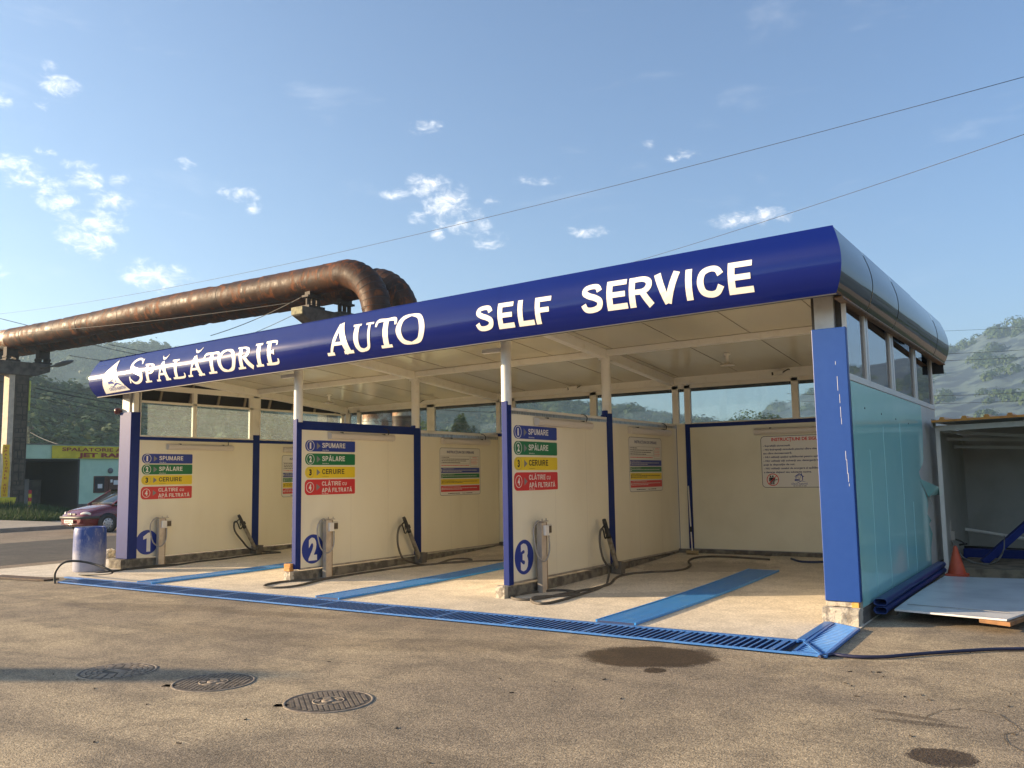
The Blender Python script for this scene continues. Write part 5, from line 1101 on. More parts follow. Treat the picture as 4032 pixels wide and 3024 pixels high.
# ------------------------------------------------------------------ red hatchback on the street
def car():
    r = thing('parked_car', (-26.3, 8.1, 0), 'dark red small hatchback on the road shoulder behind the far left column', 'car')
    X = -26.30; Y0 = 6.15; paint = mat('dark_red_car_paint', (.13, .010, .018), .22, coat=.6, c2=(.15, .014, .02), sc=3)
    st = [(0, .30, .52, .60), (.05, .24, .62, .68), (.14, .20, .66, .74), (.24, .19, .735, .775), (.5, .18, .80, .80), (.8, .18, .86, .81), (1.08, .18, .91, .815), (1.5, .18, .93, .82), (2.2, .18, .94, .82), (3.0, .18, .95, .815), (3.4, .2, .95, .79), (3.62, .25, .90, .74), (3.72, .32, .75, .66)]
    rows = []
    for s, zl, zt_, hw in st:
        half = [(.0, zl), (hw*.75, zl), (hw*.95, zl+.06), (hw, zl+.20), (hw*1.0, zl+(zt_-zl)*.62), (hw*.965, zt_-.09), (hw*.88, zt_-.025), (hw*.6, zt_+.015), (0, zt_+.03)]
        ring = [(X+a, Y0+s, z) for a, z in half]+[(X-a, Y0+s, z) for a, z in half[-2:0:-1]]; rows.append(ring+[ring[0]])
    m = MB(); m.grid(rows); m.add(rows[0][:-1], [list(range(len(rows[0])-1))]); m.add(rows[-1][:-1], [list(range(len(rows[0])-1))])
    b = m.build('body', paint, r); sb = b.modifiers.new('s', 'SUBSURF'); sb.levels = sb.render_levels = 1
    gl = mat('car_glass', (.02, .03, .03), .04, spec=1.0); gst = [(1.05, .92, .92, .70), (1.75, .92, 1.37, .60), (2.1, .92, 1.40, .585), (3.0, .92, 1.37, .58), (3.5, .92, .95, .66)]
    rows = []
    for s, zl, zt_, hw in gst:
        lo = .74
        half = [(lo, zl-.03), (lo, zl), (hw+(lo-hw)*(1-(zt_-zl)/.48 if zt_-zl < .48 else 0)*.5, zt_-.03), (hw-.06, zt_), (0, zt_+.015)]
        rows.append([(X+a, Y0+s, z) for a, z in half]+[(X-a, Y0+s, z) for a, z in half[-2::-1]])
    m = MB(); m.grid(rows); m.build('windows', gl, r)
    m = MB(); rows = [[(X+a, Y0+s, z+.012) for a, z in ((.57, 1.35), (.5, 1.39), (0, 1.41), (-.5, 1.39), (-.57, 1.35))] for s in (1.72, 2.1, 2.6, 3.02)]; m.grid(rows); m.build('roof', paint, r)
    for sx in (-1, 1):
        m = MB()
        m.bar((X+sx*.745, Y0+1.02, .91), (X+sx*.60, Y0+1.76, 1.37), .05, .05); m.bar((X+sx*.755, Y0+2.05, .92), (X+sx*.60, Y0+2.12, 1.37), .05, .05); m.bar((X+sx*.74, Y0+3.42, .92), (X+sx*.59, Y0+3.0, 1.36), .10, .06)
        m.bar((X+sx*.60, Y0+1.74, 1.375), (X+sx*.585, Y0+3.02, 1.36), .05, .04)
        m.build('window_pillars', paint, r)
    for sx in (-1, 1):
        m = MB(); m.smooth = True; c = Vector((X+sx*.60, Y0+.20, .625)); rows = []
        for i in range(9):
            th = math.pi*i/8; rows.append([(c.x+sx*.165*math.cos(th), c.y-.055*math.sin(th)*math.cos(p_)-.03+.085*math.cos(th), c.z+.080*math.sin(p_)*max(.15, math.sin(th))) for p_ in [(-1+2*k/8)*math.pi/2 for k in range(9)]])
        m.grid(rows); m.build('headlight', mat('headlight_glass', (.80, .76, .66), .1, coat=.8), r)
        m = MB(); m.obox((X+sx*.86, Y0+1.32, .98), (.05, .02, 0), (0, .045, 0), (0, 0, .055)); m.build('mirror', K['black'], r, bevel=.015)
        for yy in (.83, 3.22):
            m = MB(); m.lathe([(.345, -.0), (.345, .022), (.27, .022)], (X+sx*.80, Y0+yy, .30), (sx, 0, 0), 32); m.lathe([(.0001, .0), (.30, .01), (.345, .022)], (X+sx*.798, Y0+yy, .30), (sx, 0, 0), 32); m.build('wheel_arch', K['black'], r)
            m = MB(); m.lathe([(.17, -.12), (.265, -.12), (.285, -.09), (.288, .0), (.28, .035), (.255, .045), (.185, .04), (.18, .03)], (X+sx*.795, Y0+yy, .288), (sx, 0, 0), 36); w = m.build('wheel', K['rubber'], r)
            m = MB(); m.lathe([(.188, .030), (.18, .046), (.12, .056), (.0001, .060)], (X+sx*.795, Y0+yy, .288), (sx, 0, 0), 36); cap = m.build('wheel_cover', mat('silver_wheel_cover', (.50, .50, .49), .35, .4), w)
            m = MB()
            for k in range(9): a = 2*math.pi*k/9+.2; m.lathe([(.021, 0), (.021, .004), (.0001, .005)], (X+sx*.848, Y0+yy+.145*math.cos(a), .288+.145*math.sin(a)), (sx, 0, 0), 10)
            for k in range(4): a = 2*math.pi*k/4+.5; m.lathe([(.012, 0), (.012, .004), (.0001, .005)], (X+sx*.854, Y0+yy+.055*math.cos(a), .288+.055*math.sin(a)), (sx, 0, 0), 8)
            m.build('wheel_holes', K['black'], w)
    m = MB(); rows = []
    for (a, y) in [(-.825, .55), (-.80, .30), (-.745, .12), (-.65, .015), (-.3, -.03), (0, -.04), (.3, -.03), (.65, .015), (.745, .12), (.80, .30), (.825, .55)]: rows.append([(X+a, Y0+y-.012, .47), (X+a*1.01, Y0+y-.025, .50), (X+a*1.01, Y0+y-.025, .535), (X+a, Y0+y+.01, .555)])
    m.grid(rows); m.build('bumper_strip', mat('dark_grey_bumper', (.045, .042, .04), .5), r)
    m = MB(); rows = [[(X+a, Y0+y-.010, .27), (X+a, Y0+y-.028, .285), (X+a, Y0+y-.010, .30)] for (a, y) in [(-.70, .10), (-.6, .03), (0, -.025), (.6, .03), (.70, .10)]]; m.grid(rows); m.build('spoiler_lip', paint, r)
    m = MB(); m.obox((X, Y0+.035, .615), (.24, 0, 0), (0, .02, .008), (0, .0, .030)); m.build('grille', K['black'], r, bevel=.01)
    m = MB(); m.lathe([(.04, 0), (.04, .012), (.0001, .014)], (X, Y0+.012, .62), (0, -1, .1), 20); m.build('badge', K['steel'], r)
    m = MB(); pl_ = plane((X, Y0-.060, .385), (1, 0, 0), (0, 0, 1), (0, -1, 0)); slab(m, rrect(-.26, -.055, .26, .055, .015, .015), pl_(.012), pl_(0)); m.mi = 1; text_on(m, 'HR 40 LEG', pl_(.0135), -.21, -.035, .07, .42, .02); m.build('number_plate', [K['swhite'], K['sblack']], r, recalc=False)
    m = MB(); m.bar((X-.5, Y0+1.03, .955), (X+.1, Y0+1.10, .965), .015); m.bar((X+.0, Y0+1.03, .955), (X+.6, Y0+1.12, .965), .015); m.build('wiper', K['black'], r)
    m = MB()
    for sx in (-1, 1): m.bar((X+sx*.822, Y0+1.3, .46), (X+sx*.822, Y0+2.8, .47), .012, .06)
    m.build('side_moulding', K['black'], r)
car()

# ------------------------------------------------------------------ turquoise service building across the street
K['turq'] = mat('pale_turquoise_render', (.58, .80, .58), .8, c2=(.52, .74, .53), sc=1.5, det=7); K['turqs'] = mat('grey_base_render', (.19, .16, .14), .85, c2=(.14, .12, .10), sc=3)
bd = thing('service_building', (-51, 18, 0), 'low turquoise service building with yellow banner and open garage across the street', 'building')
m = MB(); m.box(-56, -48.0, 18.90, 30, .42, 3.07); m.box(-56, -48.0, 6, 15.55, .42, 3.07) ; m.box(-56, -52.2, 15.55, 18.9, .0, 3.07); m.build('wall', K['turq'], bd)
m = MB(); m.box(-56, -47.98, 18.90, 30, 0, .42); m.box(-56, -47.98, 6, 15.55, 0, .42); m.build('base_course', K['turqs'], bd)
m = MB(); m.box(-56.1, -47.9, 5.9, 30.1, 3.07, 3.88); m.build('parapet', K['turq'], bd, bevel=.02); m = MB(); m.box(-56.15, -47.85, 5.85, 30.15, 3.88, 3.93); m.build('coping', mat('grey_coping', (.24, .23, .2), .7), bd)
m = MB(); m.box(-52.19, -48.05, 15.551, 15.60, 0, 3.07); m.box(-52.19, -48.02, 18.80, 18.899, 0, 3.07); m.box(-52.2, -48.1, 15.6, 18.8, 2.98, 3.069); m.box(-52.19, -52.14, 15.6, 18.8, 1.9, 2.98); m.build('garage_lining', mat('dark_garage_lining', (.10, .095, .085), .85), bd)
m = None
for ya_, yb__ in ((15.7, 17.5), (18.05, 18.8)): m = MB(); m.box(-52.13, -52.08, ya_, yb__, .05, 1.9); m.build('garage_panel', mat('pale_garage_panel', (.36, .34, .30), .6, c2=(.27, .25, .22), sc=2), bd)
m = MB(); m.box(-52.12, -52.05, 17.62, 17.92, .05, 1.95); m.box(-52.1, -52.04, 17.92, 18.05, .05, 1.95); m.build('garage_door', K['plast'], bd)
m = MB(); m.box(-52.05, -52.0, 16.6, 17.35, 2.08, 2.13); m.build('tube_lamp', K['plast'], bd)
K['brownw'] = mat('brown_wood_joinery', (.12, .045, .022), .5, c2=(.09, .03, .015), sc=8)
m = MB(); m.box(-48.05, -47.96, 19.78, 20.72, 1.05, 2.06); w_ = m.build('window', K['brownw'], bd, bevel=.01); m = MB(); m.box(-47.962, -47.955, 19.84, 20.45, 1.12, 2.0); m.build('pane', mat('dark_pane', (.02, .03, .04), .08), w_); m = MB(); m.box(-47.954, -47.950, 20.02, 20.32, 1.32, 1.58); m.build('notice', K['swhite'], w_)
m = MB(); m.box(-48.05, -47.97, 20.74, 21.70, .02, 2.05); d_ = m.build('door', K['brownw'], bd, bevel=.01); m = MB(); m.box(-47.968, -47.960, 20.84, 20.98, 1.66, 1.84); m.box(-47.968, -47.960, 21.05, 21.4, 1.52, 1.80); m.build('notice', K['swhite'], d_)
m = MB()
for i in range(8): m.box(-47.968, -47.955, 20.82+.1*i, 20.85+.1*i, .66+.02*(i % 2), 1.05)
m.build('slats', mat('pale_slat', (.35, .25, .15), .6), d_)
m = MB(); m.lathe([(.17, 0), (.17, .05), (.13, .10), (.0001, .12)], (-47.99, 20.82, 2.38), (1, 0, 0), 20); m.build('wall_lamp', mat('grey_bulkhead_lamp', (.17, .18, .18), .4), bd)
m = MB(); m.box(-47.95, -47.7, 20.25, 20.55, .28, .55); tag(m.build('bin', K['turqs'], bevel=.02), 'small dark bin by the turquoise wall beside the brown door', 'bin')
# banner
bn_ = thing('banner', (-47.8, 20.5, 3.0), 'yellow banner lettered SPALATORIE AUTO JET RAPID on the turquoise parapet', 'banner')
def ban(y, z): return Vector((-47.845+.018*math.sin(y*2.1+z*3), y, z))
m = MB(); m.grid([[ban(17.10+i*(7.0/28), 3.10+j*(.74/5)) for i in range(29)] for j in range(6)]); m.build('cloth', mat('yellow_banner_cloth', (.85, .68, .03), .55, c2=(.68, .53, .025), sc=1.5), bn_)
m = MB(); fb_ = lambda u, v: ban(u, v)+Vector((.02, 0, 0)); text_on(m, 'SPALATORIE AUTO', fb_, 17.70, 3.53, .21, 4.95, .02); text_on(m, 'JET RAPID', fb_, 18.68, 3.18, .26, 3.6, .05); m.build('lettering', mat('red_banner_print', (.34, .04, .02), .6), bn_, recalc=False)

# ------------------------------------------------------------------ pipe pylon
PY = thing('pipe_pylon', (-45, 13.9, 0), 'tall concrete pylon with brick-patterned face and cross beam carrying the rusty pipes, left edge', 'pylon')
pb = [(13.50, 14.16, 0.0), (13.56, 14.10, 4), (13.55, 14.17, 7.45)]
m = MB(); m.prism([(-45.55, 13.50, 0), (-45.0, 13.50, 0), (-45.0, 14.18, 0), (-45.55, 14.18, 0)], (0, 0, 7.45)); SHAFT = (m, mat('pylon_brown_concrete', (.125, .10, .072), .9, c2=(.085, .07, .052), sc=3, bump=.3)); m.mi = 1
rr = random.Random(4); z = .2
while z < 6.6:
    hh = rr.choice((.22, .42, .42)); cols = rr.choice(((0, .5, 1), (0, .33, .66, 1), (0, .62, 1)))
    for i in range(len(cols)-1):
        y0, y1 = 13.55+.58*cols[i], 13.55+.58*cols[i+1]
        if rr.random() < .93:
            t_ = .012
            for (a, b, c, d) in ((y0, y1, z, z+t_*1.6), (y0, y1, z+hh-t_*1.6, z+hh), (y0, y0+t_, z, z+hh), (y1-t_, y1, z, z+hh)): m.box(-45.0, -44.985, a, b, c, d)
    z += hh+.03+(.22 if rr.random() < .25 else 0)
m.build('shaft', [SHAFT[1], mat('dark_pattern_lines', (.035, .029, .022), .9)], PY)
m = MB(); m.prism([(-45.6, 13.18, .0), (-45.05, 13.18, 0), (-45.05, 13.48, 0), (-45.6, 13.48, 0)], (0, 0, 7.42)); m.build('sunlit_face', mat('sunlit_face_concrete', (.66, .57, .43), .85, c2=(.54, .46, .35), sc=4), PY)  # narrow face of the pylon, its sunlight put into the pale colour
m = MB(); m.prism([(-45.8, 11.2, 7.62), (-45.8, 11.2, 8.14), (-45.8, 15.28, 8.14), (-45.8, 15.28, 7.72), (-45.8, 14.5, 7.42), (-45.8, 12.2, 7.42)], (.85, 0, 0)); m.build('cross_beam', K['concd'], PY, bevel=.03)
PZ = 9.35
for yy in (13.35, 15.05):
    m = MB(); m.box(-45.65, -45.1, yy-.38, yy+.38, 8.14, 8.25)
    for s in (-.24, .24):
        m.lathe([(.10, -.22), (.10, .22)], (-45.38, yy+s, 8.38), (1, 0, 0), 12); m.box(-45.6, -45.16, yy+s-.07, yy+s+.07, 8.25, 8.42)
    m.box(-45.6, -45.15, yy-.42, yy+.42, 8.47, 8.95) if False else m.box(-45.55, -45.2, yy-.30, yy+.30, 8.44, 8.90)
    m.build('pipe_saddle', mat('black_rusty_saddle', (.05, .038, .03), .8), PY)
m = MB(); m.box(-45.5, -44.95, 14.19, 14.26, 5.55, 7.15); tag(m.build('sign_box', mat('yellow_green_sign', (.50, .55, .10), .5)), 'narrow yellow-green sign box on the side of the brick-patterned pylon', 'sign')
# street lamp on the beam
lp = thing('street_lamp', (-45.0, 15.2, 7.9), 'grey street lamp head on a short arm at the end of the pylon beam', 'street lamp')
m = MB(); m.tube([(-44.9, 14.7, 7.86), (-44.6, 15.25, 8.02)], .04, 8); m.build('arm', K['concd'], lp)
a_, b_ = Vector((-44.62, 15.2, 8.0)), Vector((-44.1, 16.1, 8.36)); d = (b_-a_).normalized(); m = MB(); rows = []; s = d.cross(Vector((0, 0, 1))).normalized(); u = s.cross(d)
for i in range(13):
    t_ = i/12; w = .20*math.sin(math.pi*min(1, t_*.97+.03))**.6+.02; rows.append([a_.lerp(b_, t_)+s*w*math.cos(2*math.pi*k/12)+u*w*.62*math.sin(2*math.pi*k/12) for k in range(13)])
m.grid(rows); m.build('lamp_head', mat('grey_lamp_housing', (.16, .165, .16), .4), lp)
# yellow vertical banner and sign board
def strip(z, v): return Vector((-44.97-.10*(1-v)+.02*math.sin(z*5), 13.05+.03*math.sin(z*3.3)+.30*v, z))
vb = thing('banner', (-45.0, 13.2, 1.1), 'narrow yellow vertical banner with stacked red letters on the pylon', 'banner')
m = MB(); m.grid([[strip(1.0+i*(2.72/24), j/3)+Vector((0, -.01, 0)) for j in range(4)] for i in range(25)]); m.build('cloth', mat('bright_yellow_banner', (.90, .58, .02), .5, c2=(.78, .46, .02), sc=2), vb)
m = MB()
for i, ch in enumerate('SPALATORIE AUTO'):
    if ch == ' ': continue
    z0 = 3.49-.175*i; text_on(m, ch, lambda u_, v_: strip(v_, u_)+Vector((.012, -.02, 0)), .30, z0, .115, .42 if ch != 'I' else .12, .02)
m.build('lettering', mat('red_letter_print', (.55, .10, .03), .6), vb, recalc=False)
ys = thing('sign_board', (-44.2, 12.6, 0), 'torn yellow sign board in the grass at the foot of the pylon', 'sign')
sb_ = [(-44.25, 11.6, -.05), (-44.05, 13.06, -.06), (-44.0, 13.28, .98), (-44.3, 11.6, 1.02)]
sv = [Vector(p) for p in sb_]; sfn = lambda lift: (lambda u_, v_: sv[0].lerp(sv[1], u_).lerp(sv[3].lerp(sv[2], u_), v_)+Vector((lift, -lift*.2, 0)))
m = MB(); m.grid([[sfn(0)(i/8, j/6)+Vector((.03*math.sin(i*1.3+j), 0, 0)) for i in range(9)] for j in range(7)]); m.build('board', mat('yellow_sign_sheet', (.85, .72, .05), .5, c2=(.7, .58, .04), sc=2), ys)
m = MB(); text_on(m, 'SPALATORIE AUTO', sfn(.05), .12, .66, .10, .82, .02); text_on(m, 'RAPID -', sfn(.05), .40, .28, .16, .42, .02); m.build('lettering', mat('faded_orange_print', (.40, .24, .03), .6), ys, recalc=False)
# striped barrier post
bp_ = thing('barrier_post', (-47.3, 15.6, 0), 'red and yellow striped post right of the brick-patterned pylon', 'post')
pc = at_z(*zone(0, 1650, 2.212)(212, 812)); pc = Vector((-47.2, 15.62, 0))
for i in range(6):
    m = MB(); m.box(pc.x-.05, pc.x+.05, pc.y-.07, pc.y+.07, .05+.21*i, .05+.21*(i+1)-.002); m.build('stripe', K['syel'] if i % 2 == 0 else K['sred'], bp_)
# grey downturned duct at the frame edge
dk = thing('duct', (-47.2, 13.2, 0), 'large grey downturned duct behind the pylon at the left edge', 'duct')
m = MB(); m.tube([(-47.6, 13.42, 9.0), (-47.6, 13.42, 3.6), (-47.6, 13.28, 3.0), (-47.6, 12.8, 2.75), (-47.6, 11.5, 2.65)], .72, 28, False); m.build('casing', mat('dull_grey_duct', (.15, .15, .145), .6, c2=(.12, .12, .115), sc=2), dk)
m = MB()
for z_ in (7.2, 6.0, 4.8, 3.7): m.lathe([(.735, -.03), (.75, 0), (.735, .03)], (-47.6, 13.42, z_), n=28)
m.build('seam', K['concd'], dk)

# ------------------------------------------------------------------ rusty heating pipes
m_ = bpy.data.materials.new('rusty_pipe_cladding'); m_.use_nodes = True; t = NT(m_.node_tree); b_ = m_.node_tree.nodes['Principled BSDF']; co = t.n('ShaderNodeTexCoord').outputs['Object']
n1 = t.noise(co, .9, 7, .65, .6); n2 = t.noise(t.map(co, sc=(1, 1, .35)), 2.6, 8, .7, .4); n3 = t.noise(t.map(co, sc=(1.2, 1, .3)), 1.5, 8, .75, .8)
c = t.mix(t.ramp(n1, .36, .66), (.028, .014, .008), (.072, .030, .013)); c = t.mix(t.ramp(n2, .50, .66), c, (.20, .060, .014)); c = t.mix(t.ramp(n2, .44, .22), c, (.016, .011, .008)); c = t.mix(t.ramp(n3, .645, .72), c, (.34, .31, .23))
m_.node_tree.links.new(c, b_.inputs['Base Color']); m_.node_tree.links.new(t.ramp(n2, .3, .7, .42, .75), b_.inputs['Roughness']); b_.inputs['Metallic'].default_value = 0; b_.inputs['Specular IOR Level'].default_value = .25
bb = t.n('ShaderNodeBump', {'Strength': .35, 'Distance': .08, 'Height': t.noise(co, 2.2, 5, .6)}); m_.node_tree.links.new(bb.outputs[0], b_.inputs['Normal'])
K['rust'] = m_; K['bare'] = mat('bare_zinc_cladding', (.46, .43, .35), .5, .2, c2=(.26, .12, .05), sc=3, lo=.42, hi=.58, det=7)
K['band'] = mat('dark_rusty_band', (.045, .026, .018), .7)
def rusty(yy, zc_, R_, xv, label, sd):
    r = thing('heating_pipe', (-34, yy, zc_), label, 'pipe', 'rusty heating pipes'); rr = random.Random(sd); rb = 1.75
    path = [(-54, zc_)]; 
    x = -54
    while x < xv-rb-.7: x += rr.uniform(.62, 1.0); path.append((min(x, xv-rb), zc_+.03*math.sin(x*.35)))
    for i in range(1, 12): a = math.pi/2*i/11; path.append((xv-rb+rb*math.sin(a), zc_-rb+rb*math.cos(a)))
    z = zc_-rb
    while z > .4: z -= rr.uniform(.45, .8); path.append((xv, max(z, .0)))
    for i in range(len(path)-1):
        p, q = Vector((path[i][0], yy, path[i][1])), Vector((path[i+1][0], yy, path[i+1][1])); d = (q-p)
        if d.length < .05: continue
        m = MB(); n = 36; k = 6; t_ = d.normalized(); w = Vector((0, 1, 0)); u = w.cross(t_).normalized(); rows = []
        ext = .035; R0 = R_*rr.uniform(.982, 1.012); e0 = rr.uniform(.99, 1.0)
        dent = rr.uniform(0, 6.28) if rr.random() < .4 else None
        for j in range(k+1):
            s_ = j/k; c_ = p.lerp(q, s_)+t_*(ext*s_); Rj = R0*(1.012-.020*s_) if j else R0*1.014; row = []
            for h in range(n+1):
                a = 2*math.pi*(h % n)/n; rad = Rj*(1+.008*mnoise.noise(Vector((c_.x*1.7, a*1.2, sd))))
                if dent is not None: dd = math.atan2(math.sin(a-dent), math.cos(a-dent)); rad -= .045*math.exp(-(dd*2.2)**2)*math.sin(math.pi*s_)
                row.append(c_+u*rad*math.cos(a)+w*rad*math.sin(a))
            rows.append(row)
        m.grid(rows)
        bare = (path[i][0] > xv-.01 and path[i][1] < 5.0 and rr.random() < .75) or (i in (2, 9) and sd == 5)
        m.mi = 1; d = t_
        m.lathe([(R_*1.004, -.018), (R_*1.014, -.010), (R_*1.014, .010), (R_*.99, .022)], p, d, 32)
        m.build('cladding_ring', [K['bare'] if bare else K['rust'], K['band']], r)
    m = MB(); m.tube([(a, yy, b) for a, b in path], R_*.93, 20, False); m.build('insulation', mat('pipe_core', (.03, .022, .018), .9), r)
e1 = at_y(1485, 1212, 13.35); e2 = at_y(1597, 1190, 15.05)
rusty(13.35, PZ, .55, e1.x, 'rusty brown sheet-clad heating pipe in front, bending down behind the canopy', 5)
rusty(15.05, PZ, .55, e2.x, 'darker rusty heating pipe running behind the front pipe, its elbow showing at right', 9)
# second support
P2 = thing('pipe_support', (-23, 13.8, 0), 'concrete cross beam with mossy end and roller saddles under the pipe elbow', 'pipe support')
bx0 = at_y(*zone(1100, 950, 3.16)(240, 860), 12.6); 
m = MB(); zt_ = bx0.z+.16; m.prism([(bx0.x-.35, 12.55, zt_-.34), (bx0.x-.35, 12.55, zt_), (bx0.x-.35, 16.0, zt_), (bx0.x-.35, 16.0, zt_-.36), (bx0.x-.35, 14.8, zt_-.8), (bx0.x-.35, 13.6, zt_-.8)], (.62, 0, 0)); m.build('cross_beam', K['concd'], P2, bevel=.06)
m = MB(); m.box(bx0.x-.30, bx0.x+.20, 13.9, 14.5, 0, zt_-.75); m.build('column', K['concd'], P2)
m = MB(); m.box(bx0.x-.34, bx0.x+.26, 12.535, 12.549, zt_-.31, zt_-.03); m.build('mossy_end', mat('lichen_concrete', (.34, .32, .20), .9, c2=(.20, .19, .12), sc=9), P2)
for yy in (13.35, 15.05):
    m = MB(); m.box(bx0.x-.25, bx0.x+.2, yy-.42, yy+.42, zt_, zt_+.10); m.box(bx0.x-.2, bx0.x+.15, yy-.42, yy+.42, zt_+.42, zt_+.50)
    for s in (-.26, .0, .26): m.lathe([(.085, 0), (.085, .34)], (bx0.x-.02, yy+s, zt_+.09), n=12)
    m.box(bx0.x-.16, bx0.x+.11, yy-.30, yy+.30, zt_+.5, PZ-.42); m.build('pipe_saddle', mat('dark_rusty_steel', (.055, .04, .03), .7), P2)

# ------------------------------------------------------------------ wires
K['wire'] = mat('dark_wire', (.03, .032, .035), .6)
def wire(a, b, sag, r_, label, n=22, group='overhead wires'):
    a, b = Vector(a), Vector(b); P_ = []
    for i in range(n+1): t_ = i/n; p = a.lerp(b, t_); p.z -= 4*sag*t_*(1-t_); P_.append(p)
    m = MB(); m.tube(P_, r_, 5); tag(m.build('wire', K['wire']), label, 'wire', group)
D = lambda x, y, dep: at_d(x*1.8228, y*1.8228, dep)
wire(D(-60, 684, 62), D(2300, 142, 20), .9, .008, 'upper overhead wire crossing the whole sky from lower left to upper right')
wire(D(900, 683, 60), D(2300, 260, 20), .5, .008, 'lower overhead wire rising from behind the canopy to the right edge')
for (a, b, s_, l) in (((150, 768), (560, 795), .3, 'overhead wire leaving the pylon just under the lamp head'), ((80, 832), (600, 885), .4, 'upper thin wire of the bunch from the pylon to the canopy end'), ((75, 838), (600, 898), .4, 'thick black cable in the bunch from the pylon to the canopy end'), ((75, 848), (600, 922), .4, 'lower thin wire of the bunch from the pylon to the canopy end'), ((70, 858), (600, 905), .5, 'lowest slack wire of the bunch behind the canopy end'), ((70, 880), (620, 950), .4, 'single black wire sloping to the top of the far left column'), ((0, 688), (600, 812), .2, 'wire passing behind the rusty pipe down to the right'), ((165, 735), (520, 790), .3, 'thin wire from the lamp head into the hillside')):
    wire(D(*a, 47), D(*b, 52), s_, .028 if 'thick' in l else .016, l)
wire(D(455, 725, 40), D(655, 640, 33.5), .12, .016, 'grey twin cable slanting from the canopy up to the second pipe support'); wire(D(520, 730, 40), D(650, 672, 33.5), .05, .012, 'thin cable slanting under the second pipe support')
wire(D(0, 722, 44), D(655, 650, 33.6), .15, .012, 'thin wire running along the front of the rusty pipe')
for k, y in enumerate((755, 768, 842, 857, 930)): wire(D(1700, y+8, 120), D(2300, y-6+k*3, 120), .6, .028, ('top', 'second', 'third', 'fourth', 'lowest')[k]+' faint power line crossing the mountain on the right', group='power lines before the mountain')
wire(D(2040, 715, 120), D(2300, 700, 120), .1, .02, 'single faint power line in the sky above the mountain slope', group='power lines before the mountain')
for k, y in enumerate((800, 812, 818, 832, 845, 858)): wire(D(930, 838+k*9, 60), D(1100, 834+k*11, 60), .1, .022, ('topmost', 'second', 'third', 'fourth', 'fifth', 'lowest')[k]+' of the wires seen through the back window of the middle bay', group='wires behind the middle bay')
# utility pole over the turquoise roof
up = thing('utility_pole', (-58, 18.5, 0), 'grey utility pole with insulator brackets behind the turquoise building', 'utility pole'); q0 = at_x(*zone(0, 1200, 2.212)(248, 1060), -58)
m = MB(); m.lathe([(.16, 0), (.12, q0.z)], (-58, q0.y, 0), n=12); m.build('pole', K['conc'], up); m = MB()
for z_ in (q0.z-.2, q0.z-.8, q0.z-1.5): m.bar((-58, q0.y-.1, z_), (-57.7, q0.y+.25, z_+.05), .06); m.lathe([(.05, 0), (.07, .1), (.03, .16)], (-57.85, q0.y+.2, z_+.05), n=8)
m.build('bracket', K['concd'], up)
wire(at_x(*zone(0, 1200, 2.212)(262, 1105), -57.8), at_x(*zone(0, 1200, 2.212)(1100, 1195), -57), .35, .022, 'black wire from the utility pole along the turquoise roof'); wire(at_x(*zone(0, 1200, 2.212)(262, 1110), -57.8), at_x(*zone(0, 1200, 2.212)(560, 1228), -50), .1, .02, 'black wire dropping from the utility pole to the turquoise roof')
q = MB(); e_ = at_z(0, 2656); d_ = Vector((-math.cos(SUN_AZ), -math.sin(SUN_AZ), 0))
c_ = Vector((e_.x, e_.y, 0))+d_*20
# column added out of view to throw the long shadow over the yard
tip = at_z(1180, 2634); ln_ = (Vector((tip.x, tip.y, 0))-Vector((c_.x, c_.y, 0))).length; hgt = ln_*math.tan(SUN_EL)
ac = thing('shadow_column', c_, 'round-topped unseen column added left of the yard to cast the shadow stripe', 'shadow caster'); m = MB(); m.lathe([(.26, 0), (.26, hgt-.35), (.22, hgt-.15), (.12, hgt-.03), (.0001, hgt)], c_, n=24); m.build('column', K['concd'], ac); m = MB(); m.lathe([(.32, 0), (.32, .18), (.27, .22)], c_, n=24); m.build('foot', K['concl'], ac)

# ------------------------------------------------------------------ greenery
def leafmat(name, c1, c2, tr=.25):
    m = bpy.data.materials.new(name); m.use_nodes = True; t = NT(m.node_tree); b = m.node_tree.nodes['Principled BSDF']; co = t.n('ShaderNodeTexCoord').outputs['Object']
    c = t.mix(t.ramp(t.noise(co, .9, 4), .36, .64), c1, c2); m.node_tree.links.new(c, b.inputs['Base Color']); b.inputs['Roughness'].default_value = .65; b.inputs['Specular IOR Level'].default_value = .25
    ts = t.n('ShaderNodeBsdfTranslucent', {0: c}); mx = t.n('ShaderNodeMixShader', {0: tr, 1: b.outputs[0], 2: ts.outputs[0]}); m.node_tree.links.new(mx.outputs[0], m.node_tree.nodes['Material Output'].inputs[0]); return m
K['leaf'] = leafmat('green_leaves', (.045, .085, .022), (.085, .14, .035)); K['leafd'] = leafmat('dark_leaves', (.030, .058, .020), (.06, .10, .03)); K['leafw'] = leafmat('woodland_leaves', (.035, .062, .022), (.085, .125, .035), .2); K['leafy'] = leafmat('pale_green_leaves', (.09, .14, .03), (.13, .18, .05))  # four leaf greens, the last one palest
K['bark'] = mat('brown_bark', (.09, .065, .045), .9, c2=(.05, .036, .026), sc=8, bump=.5)
